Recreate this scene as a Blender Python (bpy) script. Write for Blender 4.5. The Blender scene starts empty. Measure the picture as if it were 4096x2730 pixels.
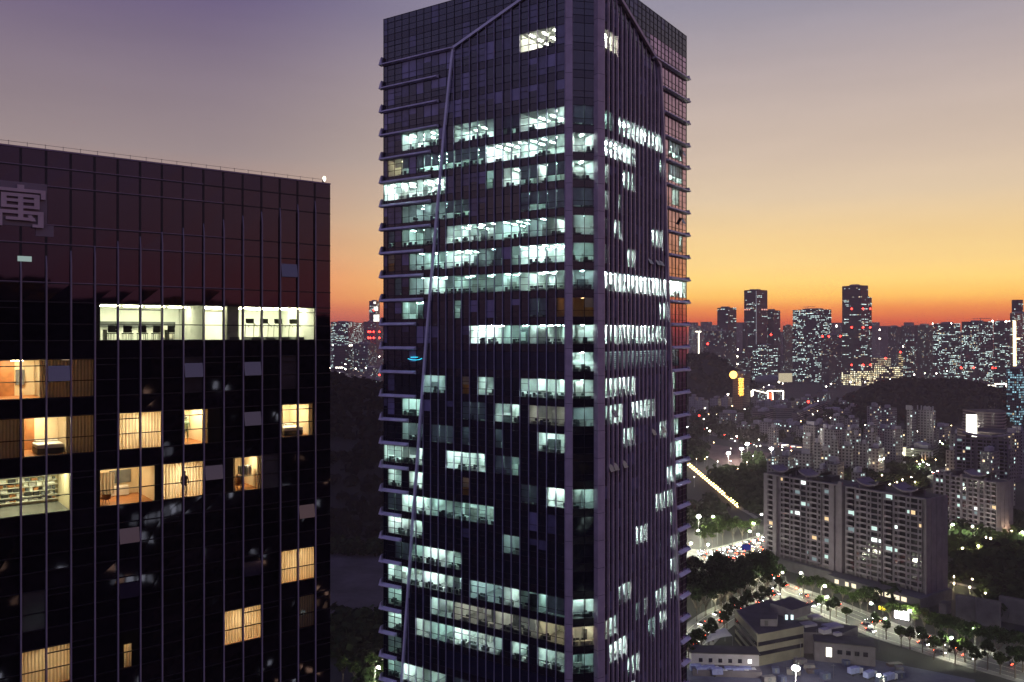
import bpy, math, random
from mathutils import Vector, Matrix
rnd = random.Random(7)
SC = bpy.context.scene
COL = SC.collection
H = 135.0; F = 3400.0; CX = 2048.0; HY = 1345.0
PI = math.pi

# ------------------------------------------------------------------ helpers
def P(px, py, Y):                       # point at distance Y seen at pixel px,py of the 4096 px photo
    return Vector(((px-CX)/F*Y, Y, H-(py-HY)/F*Y))
def G(px, py, z=0.0):                   # point at height z
    Y = (H-z)*F/(py-HY)
    return Vector(((px-CX)/F*Y, Y, z))
def lin(r, g, b, a=1.0):
    f = lambda c: (c/255/12.92) if c/255 <= .04045 else ((c/255+.055)/1.055)**2.4
    return (f(r), f(g), f(b), a)

class MB:
    def __init__(s): s.v=[]; s.f=[]; s.m=[]; s.uv=[]; s.smooth=[]
    def quad(s, a, b, c, d, m=0, uv=None, sm=False):
        n=len(s.v); s.v += [Vector(a),Vector(b),Vector(c),Vector(d)]; s.f.append((n,n+1,n+2,n+3)); s.m.append(m); s.uv.append(uv); s.smooth.append(sm)
    def poly(s, pts, m=0, uv=None):
        n=len(s.v); s.v += [Vector(p) for p in pts]; s.f.append(tuple(range(n,n+len(pts)))); s.m.append(m); s.uv.append(uv); s.smooth.append(False)
    def box(s, c, ax, ay, az, m=0):     # centre and three half-axis vectors
        c=Vector(c); ax=Vector(ax); ay=Vector(ay); az=Vector(az); n=len(s.v)
        for i in (-1,1):
            for j in (-1,1):
                for k in (-1,1): s.v.append(c+ax*i+ay*j+az*k)
        for q in ((0,1,3,2),(4,6,7,5),(0,4,5,1),(2,3,7,6),(0,2,6,4),(1,5,7,3)):
            s.f.append(tuple(n+i for i in q)); s.m.append(m); s.uv.append(None); s.smooth.append(False)
    def abox(s, x0,x1,y0,y1,z0,z1,m=0):
        s.box(((x0+x1)/2,(y0+y1)/2,(z0+z1)/2),((x1-x0)/2,0,0),(0,(y1-y0)/2,0),(0,0,(z1-z0)/2),m)
    def prism(s, pts, z0, z1, m=0, mtop=None, uvs=True):   # vertical walls over a CCW footprint, uv in metres
        L=0
        k=len(pts)
        for i in range(k):
            a=pts[i]; b=pts[(i+1)%k]; l=math.hypot(b[0]-a[0],b[1]-a[1])
            s.quad((a[0],a[1],z0),(b[0],b[1],z0),(b[0],b[1],z1),(a[0],a[1],z1),m,[(L,z0),(L+l,z0),(L+l,z1),(L,z1)])
            L+=math.ceil(l/10)*10+40
        s.poly([(p[0],p[1],z1) for p in pts], m if mtop is None else mtop,[(0,-50)]*k)
    def tube(s, pts, rad, n=6, m=0, cap=True):
        rings=[]
        for i,p in enumerate(pts):
            p=Vector(p); a=Vector(pts[max(i-1,0)]); b=Vector(pts[min(i+1,len(pts)-1)])
            d=(b-a).normalized(); u=d.cross(Vector((0,0,1)))
            if u.length<1e-3: u=Vector((1,0,0))
            u.normalize(); w=d.cross(u); r=rad[i] if isinstance(rad,(list,tuple)) else rad
            base=len(s.v); rings.append(base)
            for k in range(n):
                an=2*PI*k/n; s.v.append(p+u*(r*math.cos(an))+w*(r*math.sin(an)))
        for i in range(len(rings)-1):
            for k in range(n):
                s.f.append((rings[i]+k,rings[i]+(k+1)%n,rings[i+1]+(k+1)%n,rings[i+1]+k)); s.m.append(m); s.uv.append(None); s.smooth.append(True)
        if cap:
            for b in (rings[0],rings[-1]):
                s.f.append(tuple(b+k for k in range(n))); s.m.append(m); s.uv.append(None); s.smooth.append(False)
    def ball(s, c, r, m=0, seg=10, ring=6, sc=(1,1,1)):
        c=Vector(c); base=len(s.v)
        for i in range(ring+1):
            th=PI*i/ring
            for k in range(seg):
                ph=2*PI*k/seg
                s.v.append(c+Vector((r*sc[0]*math.sin(th)*math.cos(ph),r*sc[1]*math.sin(th)*math.sin(ph),r*sc[2]*math.cos(th))))
        for i in range(ring):
            for k in range(seg):
                s.f.append((base+i*seg+k,base+i*seg+(k+1)%seg,base+(i+1)*seg+(k+1)%seg,base+(i+1)*seg+k)); s.m.append(m); s.uv.append(None); s.smooth.append(True)
    def build(s, name, mats, parent=None, loc=None, label=None):
        if not s.v: return None
        if not isinstance(mats,(list,tuple)): mats=[mats]
        off = Vector(loc) if loc is not None else (wloc(parent) if parent else Vector((0,0,0)))
        me=bpy.data.meshes.new(name)
        me.from_pydata([v-off for v in s.v],[],s.f)
        for m in mats: me.materials.append(m)
        me.polygons.foreach_set('material_index',s.m)
        me.polygons.foreach_set('use_smooth',s.smooth)
        if any(u is not None for u in s.uv):
            ul=me.uv_layers.new(name='UVMap'); i=0
            for f,u in zip(s.f,s.uv):
                for j in range(len(f)):
                    ul.data[i].uv = u[j] if u else (0,-50)
                    i+=1
        me.update()
        o=bpy.data.objects.new(name,me); COL.objects.link(o)
        if parent: o.parent=parent
        if loc is not None: o.location=loc
        if label: o['label']=label
        return o
WL={}
def wloc(o): return WL.get(o.name,Vector((0,0,0)))
def thing(name,label,cat,loc=(0,0,0),group=None):
    o=bpy.data.objects.new(name,None); COL.objects.link(o); o.location=loc; o.empty_display_size=1
    WL[o.name]=Vector(loc); o['label']=label; o['category']=cat
    if group: o['group']=group
    return o
def tag(o,label,cat,group=None,kind=None):
    if label: o['label']=label
    if cat: o['category']=cat
    if group: o['group']=group
    if kind: o['kind']=kind
    return o
def sub(name,mb,mats,parent,root,label=None):   # sub-part: vertices in world space, parent is a part whose origin sits at its root
    o=mb.build(name,mats,None,None)
    if o is None: return None
    off=wloc(root)
    for v in o.data.vertices: v.co-=off
    o.parent=parent
    if label: o['label']=label
    return o
def copy_tree(o,parent=None):
    c=o.copy(); COL.objects.link(c)
    if parent: c.parent=parent
    for ch in list(o.children): copy_tree(ch,c)
    return c
def structure(o): o['kind']='structure'; return o

# ------------------------------------------------------------------ materials
def nt(mat): mat.use_nodes=True; return mat.node_tree.nodes, mat.node_tree.links
def pmat(name, base, rough=.6, metal=0, var=.25, scale=.6, ior=1.5, bump=0, emit=None, es=0, rvar=0, bscale=None, coord='Object', bdist=.05):
    m=bpy.data.materials.new(name); N,L=nt(m); b=N['Principled BSDF']
    b.inputs['Roughness'].default_value=rough; b.inputs['Metallic'].default_value=metal; b.inputs['IOR'].default_value=ior
    tc=N.new('ShaderNodeTexCoord')
    no=N.new('ShaderNodeTexNoise'); no.inputs['Scale'].default_value=scale; no.inputs['Detail'].default_value=6
    L.new(tc.outputs[coord],no.inputs['Vector'])
    rp=N.new('ShaderNodeMapRange'); rp.inputs[3].default_value=1-var; rp.inputs[4].default_value=1+var
    rp.inputs[1].default_value=.3; rp.inputs[2].default_value=.7
    L.new(no.outputs['Fac'],rp.inputs[0])
    mx=N.new('ShaderNodeVectorMath'); mx.operation='SCALE'; mx.inputs[0].default_value=base[:3]; L.new(rp.outputs[0],mx.inputs['Scale'])
    L.new(mx.outputs[0],b.inputs['Base Color'])
    if rvar:
        r2=N.new('ShaderNodeMapRange'); r2.inputs[3].default_value=max(rough-rvar,0); r2.inputs[4].default_value=rough+rvar
        L.new(no.outputs['Fac'],r2.inputs[0]); L.new(r2.outputs[0],b.inputs['Roughness'])
    if bump:
        n2=N.new('ShaderNodeTexNoise'); n2.inputs['Scale'].default_value=bscale or scale*3; n2.inputs['Detail'].default_value=2
        L.new(tc.outputs[coord],n2.inputs['Vector'])
        bp=N.new('ShaderNodeBump'); bp.inputs['Strength'].default_value=bump; bp.inputs['Distance'].default_value=bdist
        L.new(n2.outputs['Fac'],bp.inputs['Height']); L.new(bp.outputs[0],b.inputs['Normal'])
    if emit:
        b.inputs['Emission Color'].default_value=(*emit[:3],1); b.inputs['Emission Strength'].default_value=es
    return m
def emat(name,col,strength,sample=True):
    m=bpy.data.materials.new(name); N,L=nt(m); N.remove(N['Principled BSDF'])
    e=N.new('ShaderNodeEmission'); e.inputs[0].default_value=(*col[:3],1); e.inputs[1].default_value=strength
    L.new(e.outputs[0],N['Material Output'].inputs[0])
    if not sample: m.cycles.emission_sampling='NONE'
    return m
def glassmat(name,tint=(.86,.93,.92),ior=1.5,bump=.0):
    m=bpy.data.materials.new(name); N,L=nt(m); N.remove(N['Principled BSDF'])
    t=N.new('ShaderNodeBsdfTransparent'); t.inputs[0].default_value=(*tint,1)
    g=N.new('ShaderNodeBsdfGlossy'); g.inputs['Roughness'].default_value=.02; g.inputs['Color'].default_value=(.9,.9,.95,1)
    f=N.new('ShaderNodeFresnel'); f.inputs[0].default_value=ior
    mx=N.new('ShaderNodeMixShader'); L.new(f.outputs[0],mx.inputs[0]); L.new(t.outputs[0],mx.inputs[1]); L.new(g.outputs[0],mx.inputs[2])
    L.new(mx.outputs[0],N['Material Output'].inputs[0])
    if bump:
        tc=N.new('ShaderNodeTexCoord'); n2=N.new('ShaderNodeTexNoise'); n2.inputs['Scale'].default_value=.35; L.new(tc.outputs['Object'],n2.inputs['Vector'])
        bp=N.new('ShaderNodeBump'); bp.inputs['Strength'].default_value=bump; bp.inputs['Distance'].default_value=.1
        L.new(n2.outputs['Fac'],bp.inputs['Height']); L.new(bp.outputs[0],g.inputs['Normal'])
    return m
def blindmat(name,col,tr=.5):
    m=bpy.data.materials.new(name); N,L=nt(m); N.remove(N['Principled BSDF'])
    d=N.new('ShaderNodeBsdfDiffuse'); t=N.new('ShaderNodeBsdfTranslucent')
    tc=N.new('ShaderNodeTexCoord'); no=N.new('ShaderNodeTexNoise'); no.inputs['Scale'].default_value=1.1; L.new(tc.outputs['Object'],no.inputs['Vector'])
    mp=N.new('ShaderNodeMapRange'); mp.inputs[3].default_value=.75; mp.inputs[4].default_value=1.2; L.new(no.outputs['Fac'],mp.inputs[0])
    sc=N.new('ShaderNodeVectorMath'); sc.operation='SCALE'; sc.inputs[0].default_value=col[:3]; L.new(mp.outputs[0],sc.inputs['Scale'])
    L.new(sc.outputs[0],d.inputs[0]); L.new(sc.outputs[0],t.inputs[0])
    mx=N.new('ShaderNodeMixShader'); mx.inputs[0].default_value=tr; L.new(d.outputs[0],mx.inputs[1]); L.new(t.outputs[0],mx.inputs[2])
    L.new(mx.outputs[0],N['Material Output'].inputs[0])
    return m
def curtainmat(name,col,tr=.55):
    m=blindmat(name,col,tr); N,L=nt(m)
    tc=N.new('ShaderNodeTexCoord'); w=N.new('ShaderNodeTexWave'); w.inputs['Scale'].default_value=1.6; w.inputs['Distortion'].default_value=1.5
    mp=N.new('ShaderNodeMapping'); mp.inputs['Rotation'].default_value=(0,0,-math.atan2(-.618,-.786)); L.new(tc.outputs['Object'],mp.inputs[0])
    mv=N.new('ShaderNodeVectorMath'); mv.operation='MULTIPLY'; mv.inputs[1].default_value=(1,1,.02); L.new(mp.outputs[0],mv.inputs[0]); L.new(mv.outputs[0],w.inputs['Vector'])
    bp=N.new('ShaderNodeBump'); bp.inputs['Strength'].default_value=.8; bp.inputs['Distance'].default_value=.08; L.new(w.outputs['Fac'],bp.inputs['Height'])
    src=[n for n in N if n.type=='BSDF_DIFFUSE'][0].inputs[0].links[0].from_socket
    fm=N.new('ShaderNodeMapRange'); fm.inputs[3].default_value=.74; fm.inputs[4].default_value=1.12; L.new(w.outputs['Fac'],fm.inputs[0])
    fs=N.new('ShaderNodeVectorMath'); fs.operation='SCALE'; L.new(src,fs.inputs[0]); L.new(fm.outputs[0],fs.inputs['Scale'])
    for n in N:
        if n.type in ('BSDF_DIFFUSE','BSDF_TRANSLUCENT'): L.new(fs.outputs[0],n.inputs[0])
    for n in N:
        if n.type in ('BSDF_DIFFUSE','BSDF_TRANSLUCENT'): L.new(bp.outputs[0],n.inputs['Normal'])
    return m
def citymat(name, wall, cw=3.2, ch=3.4, fw=.62, fh=.5, p=.12, run=0, q=0, cool=(.75,1,.95), warm=(1,.75,.42), wmix=.15, es=2.2, win=(.02,.022,.03), rough=.7, v0=4, vband=0):
    """wall with a grid of windows in uv metres; some of them lit"""
    m=bpy.data.materials.new(name); N,L=nt(m); b=N['Principled BSDF']
    def math_(op,a,c=None,d=None):
        n=N.new('ShaderNodeMath'); n.operation=op
        for i,x in enumerate((a,c,d)):
            if x is None: continue
            if hasattr(x,'links'): L.new(x,n.inputs[i])
            else: n.inputs[i].default_value=x
        return n.outputs[0]
    uv=N.new('ShaderNodeUVMap'); sx=N.new('ShaderNodeSeparateXYZ'); L.new(uv.outputs[0],sx.inputs[0])
    oi=N.new('ShaderNodeObjectInfo')
    u=math_('DIVIDE',sx.outputs[0],cw); v=math_('DIVIDE',sx.outputs[1],ch)
    fu=math_('FLOOR',u); fv=math_('FLOOR',v); ru=math_('FRACT',u); rv=math_('FRACT',v)
    seed=math_('MULTIPLY',oi.outputs['Random'],97.0)
    def wn(a,bb,s):
        c=N.new('ShaderNodeCombineXYZ'); L.new(a,c.inputs[0]); L.new(bb,c.inputs[1]); L.new(math_('ADD',seed,s),c.inputs[2])
        w=N.new('ShaderNodeTexWhiteNoise'); w.noise_dimensions='3D'; L.new(c.outputs[0],w.inputs['Vector']); return w
    w1=wn(fu,fv,1.3)
    mask=math_('MULTIPLY',math_('LESS_THAN',math_('ABSOLUTE',math_('SUBTRACT',ru,.5)),fw/2),math_('LESS_THAN',math_('ABSOLUTE',math_('SUBTRACT',rv,.5)),fh/2))
    mask=math_('MULTIPLY',mask,math_('GREATER_THAN',sx.outputs[1],v0))
    # slow variation of how many are lit
    cn=N.new('ShaderNodeCombineXYZ'); L.new(math_('MULTIPLY',fu,.13),cn.inputs[0]); L.new(math_('MULTIPLY',fv,.17),cn.inputs[1]); L.new(seed,cn.inputs[2])
    ns=N.new('ShaderNodeTexNoise'); ns.inputs['Scale'].default_value=1; L.new(cn.outputs[0],ns.inputs['Vector'])
    den=N.new('ShaderNodeMapRange'); den.inputs[1].default_value=.36; den.inputs[2].default_value=.64; den.inputs[3].default_value=.15; den.inputs[4].default_value=1.9; L.new(ns.outputs['Fac'],den.inputs[0])
    lit=math_('LESS_THAN',w1.outputs['Value'],math_('MULTIPLY',den.outputs[0],p))
    if run:
        w2=wn(math_('FLOOR',math_('DIVIDE',fu,run)),fv,5.1)
        r=math_('MULTIPLY',math_('LESS_THAN',w2.outputs['Value'],math_('MULTIPLY',den.outputs[0],q)),math_('LESS_THAN',w1.outputs['Value'],.8))
        lit=math_('MAXIMUM',lit,r)
    on=math_('MULTIPLY',mask,lit)
    sep=N.new('ShaderNodeSeparateColor'); L.new(w1.outputs['Color'],sep.inputs[0])
    mxc=N.new('ShaderNodeMix'); mxc.data_type='RGBA'; mxc.inputs[6].default_value=(*cool,1); mxc.inputs[7].default_value=(*warm,1)
    L.new(math_('LESS_THAN',sep.outputs[1],wmix),mxc.inputs[0])
    br=N.new('ShaderNodeMapRange'); br.inputs[3].default_value=.2; br.inputs[4].default_value=1.0; L.new(math_('POWER',sep.outputs[2],1.6),br.inputs[0])
    L.new(mxc.outputs[2],b.inputs['Emission Color'])
    L.new(math_('MULTIPLY',math_('MULTIPLY',on,br.outputs[0]),es),b.inputs['Emission Strength'])
    no=N.new('ShaderNodeTexNoise'); no.inputs['Scale'].default_value=.05; no.inputs['Detail'].default_value=5
    tc=N.new('ShaderNodeTexCoord'); L.new(tc.outputs['Object'],no.inputs['Vector'])
    wv=N.new('ShaderNodeMapRange'); wv.inputs[1].default_value=.3; wv.inputs[2].default_value=.7; wv.inputs[3].default_value=.75; wv.inputs[4].default_value=1.2; L.new(no.outputs['Fac'],wv.inputs[0])
    ws=N.new('ShaderNodeVectorMath'); ws.operation='SCALE'; ws.inputs[0].default_value=wall[:3]; L.new(wv.outputs[0],ws.inputs['Scale'])
    mb=N.new('ShaderNodeMix'); mb.data_type='RGBA'; L.new(mask,mb.inputs[0]); L.new(ws.outputs[0],mb.inputs[6]); mb.inputs[7].default_value=(*win,1)
    L.new(mb.outputs[2],b.inputs['Base Color'])
    rr=N.new('ShaderNodeMapRange'); rr.inputs[3].default_value=rough; rr.inputs[4].default_value=.15; L.new(mask,rr.inputs[0]); L.new(rr.outputs[0],b.inputs['Roughness'])
    m.cycles.emission_sampling='NONE'
    return m

# ------------------------------------------------------------------ world
w=bpy.data.worlds.new('World'); SC.world=w; w.use_nodes=True
N,L=w.node_tree.nodes,w.node_tree.links
bg=N['Background']; bg.inputs[1].default_value=1.0
tc=N.new('ShaderNodeTexCoord'); nrm=N.new('ShaderNodeVectorMath'); nrm.operation='NORMALIZE'; L.new(tc.outputs['Generated'],nrm.inputs[0])
sep=N.new('ShaderNodeSeparateXYZ'); L.new(nrm.outputs[0],sep.inputs[0])
flat=N.new('ShaderNodeVectorMath'); flat.operation='MULTIPLY'; flat.inputs[1].default_value=(1,1,0); L.new(nrm.outputs[0],flat.inputs[0])
fn=N.new('ShaderNodeVectorMath'); fn.operation='NORMALIZE'; L.new(flat.outputs[0],fn.inputs[0])
SUNAZ=math.radians(25)
dt=N.new('ShaderNodeVectorMath'); dt.operation='DOT_PRODUCT'; dt.inputs[1].default_value=(math.sin(SUNAZ),math.cos(SUNAZ),0); L.new(fn.outputs[0],dt.inputs[0])
def ramp(stops,K=None):
    K=K or [1]*len(stops)
    q=lambda c,k:tuple(v*.5*k_ for v,k_ in zip(lin(*c)[:3],(k if isinstance(k,(list,tuple)) else (k,k,k))))+(1,)
    r=N.new('ShaderNodeValToRGB'); e=r.color_ramp.elements
    while len(e)>1: e.remove(e[-1])
    e[0].position=stops[0][0]; e[0].color=q(stops[0][1],K[0])
    for (p,c),kk in zip(stops[1:],K[1:]):
        k=e.new(p); k.color=q(c,kk)
    L.new(sep.outputs[2],r.inputs[0]); return r
#SKY0
SKA=[(0,(120,60,55)),(.0157,(212,104,70)),(.030,(238,148,84)),(.0442,(252,194,107)),(.061,(255,214,132)),(.081,(251,214,145)),(.109,(241,207,151)),(.1537,(225,200,167)),(.197,(211,189,169)),(.2807,(186,170,167)),(.3535,(152,146,162)),(.6,(112,108,150)),(1,(92,92,145))]
SKB=[(0,(120,65,62)),(.0217,(190,105,95)),(.0361,(214,124,96)),(.065,(228,140,103)),(.0936,(220,153,119)),(.1333,(197,158,136)),(.1996,(155,138,139)),(.284,(131,116,131)),(.3575,(104,90,126)),(.6,(98,92,140)),(1,(86,86,136))]
#SKY1
KA=[1.3,(1.42,1.05,.62),(1.5,1.28,.68),(1.34,1.34,.95),(1.24,1.24,1.0),(1.14,1.13,1.0),(1.1,1.09,1),1.04,1.02,1,1,1,1]; KB=[1.4,(1.36,1.12,1.05),(1.4,1.2,1.02),(1.16,1.0,.97),1,1,1,1,1,1,1]
RA=ramp(SKA,KA); RB=ramp(SKB,KB)
RC=ramp([(0,(84,64,86)),(.06,(116,88,106)),(.15,(136,112,132)),(.3,(124,114,158)),(.55,(110,110,168)),(1,(96,100,160))])
def mrange(a,b,x):
    m=N.new('ShaderNodeMapRange'); m.interpolation_type='SMOOTHSTEP'; m.inputs[1].default_value=a; m.inputs[2].default_value=b; L.new(x,m.inputs[0]); return m.outputs[0]
m1=N.new('ShaderNodeMix'); m1.data_type='RGBA'; L.new(mrange(.70,.99,dt.outputs['Value']),m1.inputs[0]); L.new(RB.outputs[0],m1.inputs[6]); L.new(RA.outputs[0],m1.inputs[7])
m2=N.new('ShaderNodeMix'); m2.data_type='RGBA'; L.new(mrange(-.5,.6,dt.outputs['Value']),m2.inputs[0]); L.new(RC.outputs[0],m2.inputs[6]); L.new(m1.outputs[2],m2.inputs[7])
cl=N.new('ShaderNodeTexNoise'); cl.inputs['Scale'].default_value=2.2; cl.inputs['Detail'].default_value=6; cl.inputs['Roughness'].default_value=.62
cs=N.new('ShaderNodeVectorMath'); cs.operation='MULTIPLY'; cs.inputs[1].default_value=(1,1,7); L.new(nrm.outputs[0],cs.inputs[0]); L.new(cs.outputs[0],cl.inputs['Vector'])
cm=N.new('ShaderNodeMapRange'); cm.inputs[1].default_value=.3; cm.inputs[2].default_value=.7; cm.inputs[3].default_value=.955; cm.inputs[4].default_value=1.045; L.new(cl.outputs['Fac'],cm.inputs[0])
cv_=N.new('ShaderNodeVectorMath'); cv_.operation='SCALE'; L.new(m2.outputs[2],cv_.inputs[0]); gm=N.new('ShaderNodeMath'); gm.operation='MULTIPLY'; gm.inputs[0].default_value=2.0; L.new(cm.outputs[0],gm.inputs[1]); L.new(gm.outputs[0],cv_.inputs['Scale']); L.new(cv_.outputs[0],bg.inputs[0])
# physical twilight sky as a faint second layer
sk=N.new('ShaderNodeTexSky'); sk.sky_type='NISHITA'; sk.sun_disc=False; sk.sun_elevation=math.radians(-1.5); sk.sun_rotation=SUNAZ
bg2=N.new('ShaderNodeBackground'); bg2.inputs[1].default_value=.05; L.new(sk.outputs[0],bg2.inputs[0])
ad=N.new('ShaderNodeAddShader'); L.new(bg.outputs[0],ad.inputs[0]); L.new(bg2.outputs[0],ad.inputs[1]); L.new(ad.outputs[0],N['World Output'].inputs[0])

# ------------------------------------------------------------------ camera
cam=bpy.data.cameras.new('camera'); co=bpy.data.objects.new('camera',cam); COL.objects.link(co); SC.camera=co
co.location=(0,0,H); co.rotation_euler=(PI/2,0,0); cam.sensor_width=36; cam.lens=36*F/4096; cam.shift_y=-20/4096
cam.clip_start=.5; cam.clip_end=60000
SC.view_settings.view_transform='Standard'; SC.view_settings.look='None'; SC.view_settings.exposure=0; SC.view_settings.gamma=1
SC.cycles.max_bounces=8; SC.cycles.diffuse_bounces=3; SC.cycles.glossy_bounces=3; SC.cycles.transparent_max_bounces=12
SC.cycles.sample_clamp_indirect=4; SC.cycles.use_denoising=True; SC.cycles.caustics_reflective=False; SC.cycles.caustics_refractive=False

# ------------------------------------------------------------------ shared materials
M={}
M['spandrel']=pmat('spandrel glass',(.020,.014,.022),.12,ior=1.8,bump=.12,bscale=.3,var=.3)
M['dark_glass']=pmat('dark glass',(.010,.010,.018),.05,ior=1.95,bump=.14,bscale=.28,var=.4)
M['blind_dark']=pmat('drawn blind behind glass',(.25,.24,.38),.12,ior=1.8,bump=.1,bscale=.3,var=.2)
M['blind_mid']=pmat('half drawn blind behind glass',(.125,.12,.19),.1,ior=1.8,bump=.1,bscale=.3,var=.3)
M['pink_glass']=pmat('pale mirror glass',(.58,.40,.50),.08,metal=1.0,ior=2.0,bump=.07,bscale=.3,var=.3)
M['louvre']=pmat('navy louvre panel',(.020,.020,.045),.3,ior=1.6,var=.2)
M['frame']=pmat('dark window frame',(.015,.013,.018),.4,var=.2)
M['fin']=pmat('grey aluminium fin',(.56,.47,.50),.45,metal=.0,var=.15)
M['fin_thin']=pmat('thin aluminium mullion',(.45,.42,.52),.4,var=.15)
M['band']=pmat('pale metal band',(.84,.86,.92),.4,var=.12,scale=.3)
M['ledge']=pmat('grey metal ledge',(.76,.73,.80),.5,var=.15)
M['glass']=glassmat('clear window glass')
M['glass_h']=glassmat('hotel window glass',(.86,.84,.78),1.5)
M['room']=pmat('office wall paint',(.72,.74,.72),.8,var=.1)
M['room_warm']=pmat('warm wall paint',(.66,.50,.30),.8,var=.15)
M['carpet']=pmat('office carpet',(.16,.16,.16),.9,var=.3)
M['desk']=pmat('office furniture',(.10,.11,.12),.6,var=.5,scale=1.5)
M['desk2']=pmat('pale office furniture',(.45,.43,.40),.6,var=.3,scale=1.5)
M['blind']=blindmat('white roller blind',(.70,.74,.72),.45)
M['blind_mauve']=blindmat('grey roller blind',(.30,.29,.36),.12)
M['curtain']=curtainmat('cream curtain',(.82,.74,.58))
M['l_cool']=emat('cool ceiling lamp',(.64,1.0,.92),52)
M['l_cool2']=emat('bright ceiling lamp',(.74,1.0,.93),88)
M['l_dim']=emat('dim ceiling lamp',(.66,.97,.97),30)
M['l_warm']=emat('warm ceiling lamp',(1.0,.80,.50),34)
M['l_grey']=emat('neutral ceiling lamp',(1.0,.93,.78),17)
M['conc']=pmat('grey concrete',(.30,.28,.30),.85,var=.2,scale=.15)
M['roofdark']=pmat('dark roof felt',(.032,.028,.033),.9,var=.4,scale=.2)
M['red_lamp']=emat('red warning lamp',(1,.03,.02),14,False)
M['white_strip']=emat('white light strip',(1,.93,.72),5)
M['lamp_white']=emat('street lamp globe',(.95,1,.72),1500)
M['lamp_far']=emat('far lamp',(1,.93,.75),30,False)
M['lamp_far_warm']=emat('far warm lamp',(1,.66,.30),26,False)
M['lamp_warm']=emat('warm park lamp',(1,.74,.40),900)
M['pole']=pmat('lamp pole',(.10,.10,.10),.5)
# ================================================================== main office tower
LD=Vector((-.829,.559,0)); LN=Vector((-.559,-.829,0)); RD=Vector((.559,.829,0)); RN=Vector((.829,-.559,0))
CD=Vector((.980,.198,0)); CN=Vector((.198,-.980,0))
P1=Vector((8.61,123.6,0)); P2=P1+CD*3.98
class Face:
    def __init__(s,O,D,Nn): s.O=O; s.D=D; s.N=Nn
    def pt(s,t,z,o=0.0): return s.O+s.D*t+s.N*o+Vector((0,0,z))
    def at(s,px):                       # t of a photo column on this face
        r=(px-CX)/F
        return (r*s.O.y-s.O.x)/(s.D.x-r*s.D.y)
    def tz(s,px,py):
        t=s.at(px); Y=s.O.y+s.D.y*t
        return t, H-(py-HY)/F*Y
FL=Face(P1,LD,LN); FR=Face(P2,RD,RN); FC=Face(P1,CD,CN)
LT=36.6; RT=33.4; TOP=188.7
def zs(k): return 133.8+4.0*k
VH=2.85
tl=[.94+1.58*i for i in range(23)]+[LT]          # left mullions; cell j between j and j+1 (corner piece is cell -1)
sr=[.06]+[1.56+1.5*j for j in range(22)]         # right mullions; cell 0 begins at the corner
sr=[x for x in sr if x<RT-.5]+[RT]
tower=thing('office_tower','tall dark glass office tower with a chamfered corner, many rows of cold white lit offices','office tower',(P1.x,P1.y+20,0))
def band_path(face,pts): return [face.tz(*p) for p in pts]
BL=band_path(FL,[(2089,0),(1816,193),(1800,330),(1781,522),(1745,930),(1706,1393),(1655,2080),(1610,2730)])
BR=band_path(FR,[(2477,0),(2634,262),(2646,500),(2672,1345),(2700,2230),(2713,2730)])
def extend(b):
    (t0,z0),(t1,z1)=b[0],b[1]; k=(TOP-z0)/(z0-z1); b.insert(0,(t0+(t0-t1)*k,TOP)) if z0<TOP else None
    (t0,z0),(t1,z1)=b[-2],b[-1]; k=(z1-60)/(z0-z1); b.append((t1+(t1-t0)*k,60))
    return b
BL=extend(BL); BR=extend(BR)
KL=BL[2] if BL[0][1]==TOP and len(BL)>8 else BL[1]
def band_t(b,z):                        # t of the band at height z (lower leg only)
    for (ta,za),(tb,zb) in zip(b,b[1:]):
        if zb<=z<=za: return ta+(tb-ta)*(za-z)/(za-zb)
    return b[-1][0]
def band_z(b,t):                        # height of the sloping upper leg at t
    (ta,za)=b[0]
    for (t1,z1) in b[1:]:
        if ta<=t<=t1 and abs(t1-ta)>.01: return za+(z1-za)*(t-ta)/(t1-ta)
        ta,za=t1,z1
        if z1<zs(11): break
    return TOP if t<b[0][0] else None
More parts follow.
